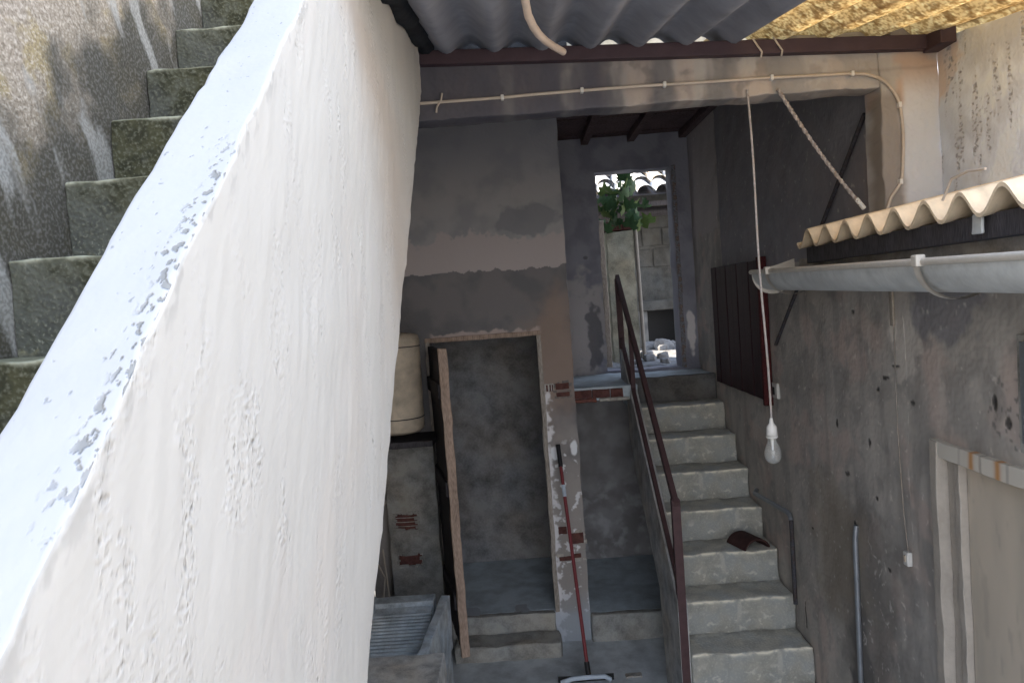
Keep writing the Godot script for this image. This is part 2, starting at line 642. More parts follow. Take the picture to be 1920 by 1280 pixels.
	# coping: x = distance, y = across, 0 at the courtyard edge
	M.coping = painted(paint(1100, 100, 0.3, 1.4, -0.01, 0.09, func(x: float, y: float) -> Color:
		var e := y
		var g := fb(x, y, 70.0, 3.0)
		var m := fb(x, y, 16.0, 1.0)
		var c := Color(0.512, 0.512, 0.515)
		var where := ss(0.44, 0.52, x) * (1.0 - ss(0.80, 0.88, x))
		var chip := ss(0.20, 0.26, fb(x * 0.7, y, 85.0, 8.0) + 0.25 * m) * (1.0 - ss(0.014, 0.030, e + 0.012 * m)) * where
		chip = maxf(chip, 0.0)
		c = mixc(c, Color(0.25, 0.248, 0.24), chip * 0.85)
		var speck := ss(0.56, 0.62, fb(x, y, 60.0, 5.0))
		c = mixc(c, Color(0.26, 0.265, 0.28), speck * 0.6)
		c.a = 0.5 + 0.06 * g + 0.10 * m - 0.5 * chip - 0.2 * speck
		return c), 0.85, 0.35)

	# mossy wall left of the steps: x = distance, y = height
	M.moss_wall = painted(paint(440, 540, 1.5, 3.0, 2.1, 3.95, func(x: float, y: float) -> Color:
		var step := 2.573 + 0.87 * (x - 1.68)
		var up := y - step
		var sp := 0.65 * fb(x * 1.0 + y * 0.5, y * 1.0 - x * 0.5, 50.0, 1.0) + 0.75 * fb(x + y * 0.3, y - x * 0.6, 130.0, 2.0)
		var gr := fb(x, y, 75.0, 2.0)
		var lo := fb(x, y, 2.6, 3.0)
		var c := Color(0.46, 0.39, 0.31)
		c = mixc(c, Color(0.50, 0.42, 0.36), ss(0.3, 1.1, up + lo * 0.4) * 0.8)
		c = mixc(c, Color(0.52, 0.40, 0.18), 0.6 * ss(0.05, 0.4, fb(x, y, 5.0, 6.0)) * (1.0 - ss(0.5, 0.9, up)))
		c = mixc(c, Color(0.80, 0.72, 0.62), ss(0.10, 0.42, sp) * 0.8)
		c = mixc(c, Color(0.20, 0.165, 0.125), ss(0.10, 0.45, -sp) * 0.7)
		var moss := 1.0 - ss(0.06, 0.42, up + 0.35 * lo + 0.10 * fb(x, y, 9.0, 4.0))
		c = mixc(c, mixc(Color(0.085, 0.083, 0.068), Color(0.20, 0.195, 0.18), ss(-0.1, 0.4, gr)), moss * 0.92)
		var run := fb(x * 1.3 + up * 0.45, up * 0.22, 4.6, 7.0)
		var pale := ss(0.14, 0.40, run) * (1.0 - ss(0.7, 1.3, up)) * (0.6 + 0.4 * ss(-0.2, 0.2, gr))
		c = mixc(c, Color(0.56, 0.55, 0.52), pale * 0.85)
		c.a = 0.5 + 0.26 * sp + 0.12 * gr
		return c), 0.95, 0.3, true)

	# one riser with its nosing at y = 0, tread above
	M.moss_step = painted(paint(480, 240, 0.0, 1.2, -0.30, 0.30, func(x: float, y: float) -> Color:
		var g := fb(x, y, 60.0, 1.0)
		var m := fb(x, y, 14.0, 2.0)
		var c := mixc(Color(0.105, 0.10, 0.068), Color(0.062, 0.060, 0.045), ss(-0.3, 0.4, m))
		c = mixc(c, Color(0.14, 0.14, 0.15), ss(-0.1, 0.4, fb(x, y * 0.35, 5.0, 5.0)) * 0.75)
		c = mixc(c, Color(0.24, 0.235, 0.205), ss(0.05, 0.5, g) * 0.6)
		c = mixc(c, Color(0.17, 0.17, 0.165), 0.6 * (1.0 - ss(0.05, 0.35, x + 0.3 * m)))
		c = mixc(c, Color(0.42, 0.41, 0.37), ss(0.36, 0.46, fb(x, y, 70.0, 9.0)) * (0.3 + 0.7 * ss(-0.1, -0.2, y)) * 0.8)
		if y > -0.004:
			c = mixc(c, Color(0.36, 0.34, 0.27), 0.6)
		var worn := exp(-pow((y + 0.002) / 0.007, 2.0)) * ss(-0.35, 0.15, fb(x, y, 7.0, 4.0))
		c = mixc(c, Color(0.62, 0.60, 0.53), worn * 0.9)
		c = mixc(c, Color(0.40, 0.36, 0.25), exp(-pow((y + 0.2) / 0.012, 2.0)) * ss(0.0, 0.3, m) * 0.7)
		c = Color(c.r * 0.80, c.g * 0.83, c.b * 0.72)
		c.a = 0.5 + 0.35 * g + 0.3 * m
		return c), 0.95, 0.7, true)

	M.stair_step = painted(paint(480, 240, 0.0, 1.2, -0.30, 0.30, func(x: float, y: float) -> Color:
		var g := fb(x, y, 55.0, 11.0)
		var m := fb(x, y, 9.0, 12.0)
		var c := mixc(Color(0.265, 0.26, 0.243), Color(0.215, 0.215, 0.208), ss(-0.4, 0.5, m))
		c = mixc(c, Color(0.235, 0.25, 0.265), 0.7 * ss(-0.2, 0.5, fb(x, y, 4.0, 15.0)))
		c = mixc(c, Color(0.36, 0.355, 0.335), ss(0.1, 0.5, g) * 0.4)
		var drip := ss(0.34, 0.5, fb(x, y * 0.12, 7.0, 17.0)) * (1.0 - ss(-0.02, 0.0, y))
		c = mixc(c, Color(0.44, 0.43, 0.40), drip * 0.35)
		var splash := ss(0.28, 0.45, fb(x, y, 12.0, 19.0)) * (1.0 - ss(-0.10, -0.05, y))
		c = mixc(c, Color(0.45, 0.445, 0.42), splash * 0.5)
		var worn := exp(-pow((y + 0.004) / 0.011, 2.0)) * ss(-0.3, 0.2, fb(x, y, 9.0, 14.0))
		c = mixc(c, Color(0.60, 0.57, 0.50), worn * 0.85)
		var dirt := exp(-pow((y - 0.25) / 0.05, 2.0)) + exp(-pow((y + 0.185) / 0.02, 2.0)) * 0.6
		c = mixc(c, Color(0.10, 0.095, 0.09), dirt * (0.12 + 0.4 * ss(-0.1, 0.4, m)))
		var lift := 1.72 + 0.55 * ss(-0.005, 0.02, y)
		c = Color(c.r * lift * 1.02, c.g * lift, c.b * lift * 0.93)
		c.a = 0.5 + 0.3 * g + 0.3 * m
		return c), 0.93, 0.6, true)

	# house front: x across, y up
	M.house = painted(paint(336, 672, -1.3, 0.45, 0.0, 3.8, func(x: float, y: float) -> Color:
		var m := fb(x, y, 3.0, 21.0)
		var g := fb(x, y, 40.0, 22.0)
		var cut := 2.625 + 0.025 * fb(x, y, 9.0, 25.0)
		var c := mixc(Color(0.225, 0.215, 0.205), Color(0.185, 0.178, 0.172), ss(-0.1, 0.4, m))
		if y > cut:
			var top := 2.86 + 0.10 * fb(x, 0.0, 4.0, 23.0) + 0.05 * fb(x, y, 14.0, 24.0)
			c = mixc(Color(0.30, 0.275, 0.25), Color(0.24, 0.225, 0.21), ss(-0.2, 0.5, m))
			c = mixc(Color(0.36, 0.305, 0.27), c, ss(-0.01, 0.015, y - top))
			c = mixc(c, Color(0.17, 0.165, 0.16), 0.7 * blob(x, y, 0.08, 2.95, 0.2, 0.10, 0.5))
			c = mixc(c, Color(0.20, 0.20, 0.21), 0.6 * ss(3.1, 3.5, y))
		else:
			c = mixc(Color(0.16, 0.143, 0.13), Color(0.125, 0.116, 0.11), ss(-0.2, 0.4, m))
			c = mixc(c, Color(0.26, 0.18, 0.13), 0.7 * blob(x, y, 0.22, 2.0, 0.2, 0.4, 0.6, 3.0, 0.5))
			c = mixc(c, Color(0.30, 0.26, 0.22), 0.8 * (1.0 - ss(1.2, 1.7, y + 0.3 * m)))
		var j := absf(x - 0.10)
		var chalk := (1.0 - ss(0.035, 0.06, j + 0.05 * fb(x, y, 12.0, 26.0))) * (1.0 - ss(1.75, 1.9, y))
		c = mixc(c, Color(0.62, 0.58, 0.54), chalk * 0.9)
		var chips := ss(0.30, 0.36, fb(x, y, 9.0, 27.0)) * (1.0 - ss(1.3, 1.5, y)) * ss(0.1, 0.14, x)
		c = mixc(c, Color(0.60, 0.57, 0.53), chips * 0.85)
		c = mixc(c, Color(0.62, 0.60, 0.56), blob(x, y, 0.17, 1.33, 0.03, 0.05, 0.4) + blob(x, y, 0.30, 1.36, 0.022, 0.05, 0.4))
		c = mixc(c, Color(0.42, 0.33, 0.28), 0.8 * (1.0 - ss(0.02, 0.035, absf(y - 2.185) + 0.03 * fb(x, y, 10.0, 28.0))) * ss(-0.64, -0.6, x) * (1.0 - ss(0.11, 0.14, x)))
		c = mixc(c, Color(0.30, 0.33, 0.35), 0.7 * (1.0 - ss(0.15, 0.4, y + 0.1 * m)))
		c = Color(c.r * 1.50, c.g * 1.56, c.b * 1.70)
		c.a = 0.5 + 0.2 * g + 0.3 * m - 0.25 * ss(0.0, 0.01, cut - y) - 0.2 * chips
		return c), 0.92, 0.8)

	# back wall of the landing and of the recess under it
	M.back_wall = painted(paint(256, 600, 0.3, 1.7, 0.0, 3.8, func(x: float, y: float) -> Color:
		var m := fb(x, y, 3.0, 31.0)
		var g := fb(x, y, 30.0, 32.0)
		var c := mixc(Color(0.165, 0.165, 0.18), Color(0.125, 0.125, 0.14), ss(-0.2, 0.4, m))
		if y < 1.65:
			c = mixc(Color(0.125, 0.12, 0.115), Color(0.175, 0.17, 0.165), ss(-0.4, 0.5, fb(x, y, 3.5, 33.0)))
			c = mixc(c, Color(0.28, 0.28, 0.28), 0.6 * ss(-0.1, 0.6, fb(x, y, 6.0, 34.0)) * (1.0 - ss(0.6, 1.1, y)))
		else:
			c = mixc(c, Color(0.25, 0.235, 0.225), 0.85 * blob(x, y, 0.5, 2.15, 0.24, 0.42, 0.6, 5.0, 0.2))
			c = mixc(c, Color(0.07, 0.07, 0.075), 0.8 * blob(x, y, 0.60, 2.1, 0.06, 0.28, 0.7))
			c = mixc(c, Color(0.42, 0.40, 0.38), 0.9 * blob(x, y, 1.405, 2.05, 0.035, 0.17, 0.5))
			c = mixc(c, Color(0.06, 0.06, 0.065), 0.7 * blob(x, y, 0.57, 2.72, 0.02, 0.015, 0.4))
		c = Color(c.r * 2.0, c.g * 2.0, c.b * 2.1)
		c.a = 0.5 + 0.3 * g + 0.3 * m
		return c), 0.92, 0.7)

	# long right-hand wall: x = distance, y = height
	M.right_wall = painted(paint(720, 500, 1.0, 6.4, 0.0, 3.8, func(x: float, y: float) -> Color:
		var m := fb(x, y, 1.7, 41.0)
		var m2 := fb(x, y, 5.0, 42.0)
		var g := fb(x, y, 36.0, 43.0)
		var run := fb(x, y * 0.12, 6.0, 44.0)
		var c := mixc(Color(0.245, 0.235, 0.222), Color(0.19, 0.183, 0.175), ss(-0.2, 0.4, m))
		c = mixc(c, Color(0.29, 0.245, 0.225), 0.75 * ss(0.0, 0.4, fb(x, y, 2.2, 45.0)))
		c = mixc(c, Color(0.30, 0.285, 0.265), 0.5 * ss(0.15, 0.5, run))
		c = mixc(c, Color(0.15, 0.143, 0.135), 0.45 * ss(0.12, 0.5, -run))
		c = mixc(c, Color(0.15, 0.145, 0.14), 0.5 * ss(0.1, 0.45, m2))
		# damp dark field above the door with a ragged edge, paler patch beside it
		c = mixc(c, Color(0.33, 0.315, 0.295), 0.8 * blob(x, y, 2.88, 2.2, 0.13, 0.20, 0.5, 7.0, 0.08))
		c = mixc(c, Color(0.125, 0.125, 0.14), 0.75 * blob(x, y, 2.60, 2.31, 0.22, 0.17, 0.5, 5.0, 0.15))
		c = mixc(c, Color(0.45, 0.43, 0.40), 0.8 * blob(x, y, 2.955, 2.19, 0.03, 0.05, 0.4, 9.0, 0.1))
		# soot and damp round the drain pipe
		c = mixc(c, Color(0.045, 0.045, 0.05), 0.85 * blob(x, y, 3.39, 0.55, 0.10, 0.45, 0.7, 5.0, 0.3))
		c = mixc(c, Color(0.10, 0.095, 0.09), 0.7 * blob(x, y, 3.3, 0.9, 0.35, 0.5, 0.7, 3.0, 0.4))
		c = mixc(c, Color(0.17, 0.15, 0.125), 0.7 * blob(x, y, 3.6, 1.1, 0.3, 0.35, 0.6, 3.0, 0.4))
		# bare plaster flake low beside the door
		c = mixc(c, Color(0.50, 0.48, 0.45), 0.85 * ss(0.02, 0.06, 0.05 - absf(fb(x, y, 3.0, 47.0) + 1.4 * (x - 3.02) - 0.35 * (y - 0.8))) * (1.0 - ss(1.1, 1.35, y)) * ss(0.1, 0.3, fb(x, y, 12.0, 48.0) + 0.2))
		# painted-over area far back
		var pz := ss(5.36, 5.40, x + 0.06 * fb(x, y, 5.0, 50.0)) * ss(2.80, 2.84, y + 0.06 * fb(x, y, 7.0, 49.0))
		c = mixc(c, Color(0.25, 0.235, 0.235), pz)
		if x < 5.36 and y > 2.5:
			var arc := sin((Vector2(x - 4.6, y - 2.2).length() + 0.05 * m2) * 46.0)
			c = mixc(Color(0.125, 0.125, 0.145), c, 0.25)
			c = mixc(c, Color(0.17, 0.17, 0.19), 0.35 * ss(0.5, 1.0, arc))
		# knocked-out holes
		var hole := 0.0
		for q in [[3.033, 1.985, 0.030, 0.014], [2.95, 2.04, 0.030, 0.012], [3.10, 1.93, 0.018, 0.010], [3.44, 1.50, 0.022, 0.02], [3.375, 1.275, 0.022, 0.026], [2.83, 1.91, 0.018, 0.016], [3.3, 2.25, 0.012, 0.014], [3.15, 1.46, 0.010, 0.012], [3.52, 1.72, 0.012, 0.04], [3.2, 1.69, 0.01, 0.035], [3.07, 1.18, 0.012, 0.014], [2.27, 1.93, 0.012, 0.04], [2.34, 1.98, 0.01, 0.05], [2.2, 1.99, 0.01, 0.05], [4.06, 0.56, 0.008, 0.16], [3.9, 1.1, 0.01, 0.012]]:
			if absf(x - q[0]) < 0.2 and absf(y - q[1]) < 0.3:
				hole = maxf(hole, blob(x, y, q[0], q[1], q[2] * 1.0, q[3] * 0.5, 0.7, 22.0, 0.2))
		c = mixc(c, Color(0.03, 0.028, 0.027), hole * 0.9)
		c = mixc(c, Color(0.08, 0.08, 0.08), 0.7 * ss(0.28, 0.36, fb(x, y, 22.0, 52.0)) * blob(x, y, 2.27, 1.95, 0.12, 0.12, 0.4))
		c = mixc(c, Color(0.50, 0.48, 0.45), 0.35 * ss(0.50, 0.60, fb(x, y, 16.0, 53.0)))
		c = Color(c.r * 2.02, c.g * 1.95, c.b * 1.88)
		c.a = 0.55 + 0.16 * g + 0.25 * m2 - 0.7 * hole
		return c), 0.92, 0.9)

	# cross beam and pier
	M.beam = painted(paint(512, 200, -0.4, 1.7, 2.4, 3.4, func(x: float, y: float) -> Color:
		var m := fb(x, y, 7.0, 61.0)
		var g := fb(x, y, 40.0, 62.0)
		var pa := fb(x, y * 0.25, 5.0, 63.0)
		var c := mixc(Color(0.185, 0.178, 0.168), Color(0.285, 0.27, 0.25), ss(-0.15, 0.25, pa))
		c = mixc(c, Color(0.31, 0.262, 0.225), 0.6 * ss(0.1, 0.35, fb(x, y * 0.4, 4.0, 64.0)))
		c = mixc(c, Color(0.14, 0.13, 0.12), 0.6 * ss(0.1, 0.4, -m))
		c = mixc(c, Color(0.33, 0.32, 0.305), 0.6 * ss(0.9, 1.4, x))
		c = mixc(c, Color(0.38, 0.25, 0.17), 0.5 * blob(x, y, 1.56, 3.12, 0.10, 0.12, 0.5))
		c = mixc(c, Color(0.41, 0.43, 0.45), 0.9 * ss(1.475, 1.50, x + 0.01 * m) * (1.0 - ss(3.05, 3.2, y)))
		c = mixc(c, Color(0.17, 0.155, 0.14), 0.85 * ss(1.38, 1.40, x) * (1.0 - ss(1.465, 1.485, x + 0.01 * m)) * (1.0 - ss(3.06, 3.1, y)))
		c = mixc(c, Color(0.06, 0.06, 0.075), 0.92 * (1.0 - ss(0.0, 0.95, x + 0.5 * pa)))  # left end darkened for the roof's shade, and partly for stain
		var row := exp(-pow((y - 3.168) / 0.006, 2.0))
		c = mixc(c, Color(0.14, 0.13, 0.12), 0.3 * row)
		c = Color(c.r * 1.45, c.g * 1.4, c.b * 1.38)
		c.a = 0.5 + 0.3 * g + 0.3 * m
		return c), 0.92, 0.6)

	# pale side wall above the low canopy: x = distance
	M.side_wall = painted(paint(512, 288, 1.2, 3.0, 2.4, 3.4, func(x: float, y: float) -> Color:
		var m := fb(x, y, 5.0, 71.0)
		var g := fb(x, y, 45.0, 72.0)
		var c := mixc(Color(0.62, 0.61, 0.60), Color(0.52, 0.505, 0.49), ss(-0.2, 0.4, m))
		c = mixc(c, Color(0.42, 0.41, 0.40), 0.7 * ss(2.5, 2.85, x + 0.15 * m))
		c = mixc(c, Color(0.48, 0.31, 0.19), 0.6 * blob(x, y, 2.84, 3.14, 0.12, 0.10, 0.5))
		c = mixc(c, Color(0.36, 0.35, 0.36), 0.6 * ss(3.03, 3.13, y + 0.09 * fb(x, y * 0.3, 12.0, 74.0) - 0.1 * (x - 2.4)) * (1.0 - ss(2.5, 2.75, x)))
		var colm := ss(0.12, 0.34, fb(x, y * 0.18, 11.0, 73.0))
		var pit := ss(0.16, 0.32, fb(x * 0.8, y * 1.6, 36.0, 75.0)) * colm
		c = mixc(c, Color(0.17, 0.155, 0.15), pit * 0.85)
		c = mixc(c, Color(0.44, 0.41, 0.39), 0.4 * colm)
		c = Color(minf(c.r * 1.36, 0.84), minf(c.g * 1.5, 0.9), minf(c.b * 1.7, 0.95))
		c.a = 0.5 + 0.15 * g + 0.15 * m - 0.5 * pit
		return c), 0.9, 0.7)

	# translucent sheet with lichen and dust
	var tl := painted(paint(384, 384, 0.0, 1.4, 0.0, 1.6, func(x: float, y: float) -> Color:
		var m := fb(x, y, 9.0, 81.0)
		var g := 0.7 * fb(x * 1.5, y * 0.8, 40.0, 82.0) + 0.5 * fb(x * 1.6, y * 0.3, 30.0, 84.0)
		var c := Color(0.70, 0.60, 0.40)
		var line := exp(-pow((fposmod(x * 1.0 + 0.75 + 0.1145 + 0.03, 0.177) - 0.0885) / 0.006, 2.0))
		c = mixc(c, Color(0.40, 0.29, 0.15), 0.85 * ss(-0.12, 0.30, g))
		c = mixc(c, Color(0.84, 0.78, 0.58), 0.9 * ss(0.08, 0.28, -g) * ss(-0.3, 0.2, m))
		c = mixc(c, Color(0.27, 0.18, 0.085), 0.7 * ss(0.12, 0.45, m))
		c = mixc(c, Color(0.24, 0.15, 0.07), 0.6 * line)  # dark lines put the ridge shading into the colour
		c = Color(minf(c.r * 1.24, 0.95), minf(c.g * 1.23, 0.9), minf(c.b * 1.20, 0.85))
		c.a = 0.5
		return c), 0.6, 0.0)
	tl.backlight_enabled = true
	tl.backlight = Color(1, 1, 1)
	M.translucent = tl

	# grey house door
	M.grey_door = painted(paint(128, 384, 1.3, 2.7, 0.0, 1.85, func(x: float, y: float) -> Color:
		var c := mixc(Color(0.40, 0.375, 0.335), Color(0.33, 0.315, 0.285), ss(-0.3, 0.4, fb(x, y * 0.3, 3.0, 91.0)))
		c = mixc(c, Color(0.25, 0.235, 0.215), 0.4 * ss(0.2, 0.45, fb(x, y * 0.2, 14.0, 92.0)))
		c = Color(c.r * 1.65, c.g * 1.52, c.b * 1.38)
		c.a = 0.5 + 0.1 * fb(x, y, 20.0, 93.0)
		return c), 0.55, 0.1)
	M.frame_rust = painted(paint(256, 64, 1.3, 2.9, 1.7, 1.85, func(x: float, y: float) -> Color:
		var c := Color(0.52, 0.48, 0.42)
		c = mixc(c, Color(0.20, 0.09, 0.04), 0.9 * ss(0.30, 0.42, fb(x, y * 0.05, 8.0, 95.0)))
		c = mixc(c, Color(0.42, 0.19, 0.05), 0.9 * (exp(-pow((x - 2.43) / 0.014, 2.0)) + exp(-pow((x - 2.296) / 0.014, 2.0))))
		c = mixc(c, Color(0.18, 0.16, 0.14), 0.7 * (exp(-pow((x - 2.38) / 0.004, 2.0)) + exp(-pow((x - 2.50) / 0.003, 2.0)) + exp(-pow((x - 2.25) / 0.004, 2.0))))
		c = Color(c.r * 1.3, c.g * 1.3, c.b * 1.3)
		c.a = 0.5
		return c), 0.7, 0.1)

# ------------------------------------------------------------------ ground
func _ground() -> void:
	var g := MB.new()
	g.quad(P(-120, 0, -120), P(120, 0, -120), P(120, 0, 120), P(-120, 0, 120), Vector3.UP)
	struct_("ground", g, M.ground)
	var f := MB.new()
	wall(f, P(-1.14, 0.012, -2.0), Vector3.RIGHT, Vector3(0, 0, -1), Vector3.UP, Vector2(2.59, 7.1), [], 0.008, 0.1, 0.003)
	struct_("courtyard_floor", f, tri(0.72, 0.77, 0.81, "floor", 0.8, 0.6, 0.2))

# ------------------------------------------------------------------ left flight with its white parapet
func _left_side() -> void:
	var w := MB.new()
	wall(w, P(-1.15, 0, -0.8), Vector3(0, 0, -1), Vector3.UP, Vector3.RIGHT, Vector2(5.9, 4.3), [], 0.25, 0.07, 0.007, func(p, _n): return Vector2((-p.z - 1.5) / 1.5, (3.95 - p.y) / 1.85))
	tag(part("stained_wall", w, M.moss_wall), "tall rough brown and black stained wall along the mossy steps", "wall")

	var st := thing("mossy_steps", "steep flight of mossy dark concrete steps behind the white parapet", "stairs", P(-0.77, 0.0, 1.7))
	for i in range(-6, 7):
		var y := 2.573 + 0.2175 * i
		var d := 1.68 + 0.25 * i
		var b := MB.new()
		var sh := rng.randf() * 0.38
		rough(b, Vector3(-1.149, y - 0.2175 - 0.22, -d - 0.30), Vector3(-0.384, y, -d), 0.028, 0.007, 0.0032, func(p, nn):
			if nn.y > 0.5:
				return Vector2((p.x + 1.17 + sh) / 1.2, (0.30 - (-p.z - d)) / 0.6)
			if absf(nn.z) > 0.5:
				return Vector2((p.x + 1.17 + sh) / 1.2, (0.30 - clampf(p.y - y, -0.29, 0.0)) / 0.6)
			return Vector2((p.x - p.z) / 2.4, 0.9))
		part("step", b, M.moss_step, st)

	# white parapet: sheared slab, its underside follows the flight
	var pb := MB.new()
	var mapf := func(p: Vector3) -> Vector3:
		var dd := -p.z
		var top := 1.878 + 0.857 * dd
		var bot := 0.66 + 0.917 * dd
		return Vector3(p.x, bot + (top - bot) * p.y, p.z)
	var uvf := func(p: Vector3, nn: Vector3) -> Vector2:
		var dd := -p.z
		var top := 1.878 + 0.857 * dd
		var bot := 0.66 + 0.917 * dd
		var yy := 1.405 - (top - (bot + (top - bot) * p.y))
		if nn.y > 0.5:
			yy = 1.405 + (-0.3 - p.x)
		if nn.y < -0.5 or nn.x < -0.5:
			yy = 0.3 + (bot + (top - bot) * p.y) * 0.1
		return Vector2((dd - 0.34) / 2.44, (1.43 - yy) / 1.38)
	var T1 := 0.0
	rough(pb, Vector3(-0.385, 0.0, -2.75), Vector3(-0.3, 1.0, 0.25), 0.02, 0.006, 0.0026, uvf, mapf, [3])
	var pa := thing("white_parapet", "thick white plastered parapet sloping up along the mossy steps", "parapet", P(-0.34, 0.7, 0.0))
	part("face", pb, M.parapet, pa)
	var pc := MB.new()
	rough(pc, Vector3(-0.385, 0.0, -2.75), Vector3(-0.3, 1.0, 0.25), 0.02, 0.006, 0.0026, func(p: Vector3, _n: Vector3) -> Vector2: return Vector2((-p.z - 0.3) / 1.1, (p.x + 0.39) / 0.1), mapf, [0, 1, 2, 4, 5])
	part("coping", pc, M.coping, pa)

# ------------------------------------------------------------------ house front with the dark doorway
func _house() -> void:
	var hs := thing("house_front", "grey plastered house front with a dark open doorway", "building", P(-0.4, 0, 5.2))
	var w := MB.new()
	var o := P(-1.15, 0, 5.1)
	var holes := [Rect2(0.515, 0.235, 0.735, 1.925), Rect2(1.27, 1.715, 0.19, 0.11), Rect2(1.30, 0.62, 0.16, 0.15)]
	wall(w, o, Vector3.RIGHT, Vector3.UP, Vector3.BACK, Vector2(1.485, 3.7), [holes[0]], 0.14, 0.045, 0.005, func(p, _n): return Vector2((p.x + 1.3) / 1.75, (3.8 - p.y) / 3.8))
	var wl := part("wall", w, M.house, hs)
	# patches of laid-open brick on the pier right of the doorway
	for q in [[0.13, 1.775, 0.062, 0.05, 0], [0.205, 1.78, 0.095, 0.042, 1], [0.205, 1.728, 0.095, 0.03, 1], [0.155, 0.775, 0.06, 0.05, 1], [0.235, 0.70, 0.09, 0.075, 1], [0.15, 0.585, 0.085, 0.03, 1], [0.25, 0.60, 0.05, 0.028, 1]]:
		var b := MB.new()
		rough(b, Vector3(q[0], q[1], -5.13), Vector3(q[0] + q[2], q[1] + q[3], -5.0915), 0.025, 0.004, 0.0025)
		part("brick", b, M.brick if q[4] == 1 else M.mortar, wl)
	for q in [[0.14, 1.772, 0.012, 0.045], [0.163, 1.772, 0.010, 0.045], [0.18, 1.772, 0.008, 0.045]]:
		var b2 := MB.new()
		rough(b2, Vector3(q[0], q[1], -5.13), Vector3(q[0] + q[2], q[1] + q[3], -5.0895), 0.02, 0.003, 0.001)
		part("brick", b2, M.brick, wl)
	flakes(Vector2(0.20, 1.725), Vector2(0.302, 1.825), 5.1, wl, M.plaster_brown, 9)
	flakes(Vector2(0.16, 0.585), Vector2(0.325, 0.78), 5.1, wl, M.mortar, 13)
	# room behind the doorway
	var rm := MB.new()
	rm.quad(P(-0.75, 0, 6.2), P(0.19, 0, 6.2), P(0.19, 2.6, 6.2), P(-0.75, 2.6, 6.2), Vector3.BACK)
	rm.quad(P(-0.745, 0, 5.24), P(-0.745, 0, 6.2), P(-0.745, 2.6, 6.2), P(-0.745, 2.6, 5.24), Vector3.RIGHT)
	rm.quad(P(-0.75, 2.55, 5.24), P(0.19, 2.55, 5.24), P(0.19, 2.55, 6.2), P(-0.75, 2.55, 6.2), Vector3.DOWN)
	part("room_walls", rm, M.plaster_dark, hs)
	var pt := MB.new()
	rough(pt, Vector3(0.19, 0.0, -6.42), Vector3(0.338, 3.69, -5.242), 0.12, 0.01, 0.003)
	part("partition_wall", pt, M.plaster_dark, hs)
	var fl := MB.new()
	rough(fl, Vector3(-0.745, 0.0, -6.2), Vector3(0.19, 0.235, -5.132), 0.06, 0.010, 0.003)
	part("room_floor", fl, M.floor, hs)
	var th := MB.new()
	rough(th, Vector3(-0.634, 0.0, -5.13), Vector3(0.097, 0.237, -5.07), 0.05, 0.014, 0.005)
	part("threshold", th, M.concrete, hs)
	# frame of the doorway
	var df := thing("door_frame", "worn flaking wooden frame of the dark doorway", "door frame", P(-0.27, 0.235, 5.09))
	for q in [[0.098, 0.235, 0.128, 2.19], [-0.665, 0.235, -0.637, 2.19]]:
		var b3 := MB.new()
		rough(b3, Vector3(q[0], q[1], -5.17), Vector3(q[2], q[3], -5.078), 0.05, 0.004, 0.0035)
		part("post", b3, M.wood_pale, df)
	var b4 := MB.new()
	rough(b4, Vector3(-0.665, 2.16, -5.17), Vector3(0.128, 2.192, -5.077), 0.05, 0.004, 0.003)
	part("lintel", b4, M.wood_edge, df)
	# the leaf, swung out towards the yard
	var lf := thing("plank_door", "old plank door standing open edge-on in front of the dark doorway", "door", P(-0.63, 0.27, 5.06))
	var hinge := P(-0.63, 0, 5.06)
	var tip := P(-0.478, 0, 4.42)
	var ux := (tip - hinge).normalized()
	var nx := Vector3(-ux.z, 0, ux.x)
	var bas := Transform3D(Basis(ux, Vector3.UP, nx), hinge)
	for k in 5:
		var b5 := MB.new()
		var ln := (tip - hinge).length() - 0.03
		rough(b5, Vector3(ln * k / 5.0 + 0.002, 0.29 + 0.01 * (k % 2), -0.016), Vector3(ln * (k + 1) / 5.0 - 0.002, 2.14, 0.016), 0.12, 0.004, 0.002)
		b5.xf(bas)
		part("plank", b5, M.wood_dark, lf)
	var b6 := MB.new()
	rough(b6, Vector3((tip - hinge).length() - 0.03, 0.27, -0.027), Vector3((tip - hinge).length(), 2.155, 0.027), 0.05, 0.004, 0.0035)
	b6.xf(bas)
	part("edge_batten", b6, M.wood_edge, lf)
	for yy in [0.55, 1.25, 1.85]:
		var b7 := MB.new()
		rough(b7, Vector3(0.02, yy, 0.018), Vector3((tip - hinge).length() - 0.05, yy + 0.09, 0.038), 0.1, 0.004, 0.002)
		b7.xf(bas)
		part("ledge", b7, M.wood_dark, lf)
	# low step in front
	var s := MB.new()
	rough(s, Vector3(-0.60, 0.0, -5.066), Vector3(0.12, 0.115, -4.87), 0.04, 0.016, 0.007)
	tag(part("door_step", s, M.concrete), "low worn concrete step below the dark doorway", "step")

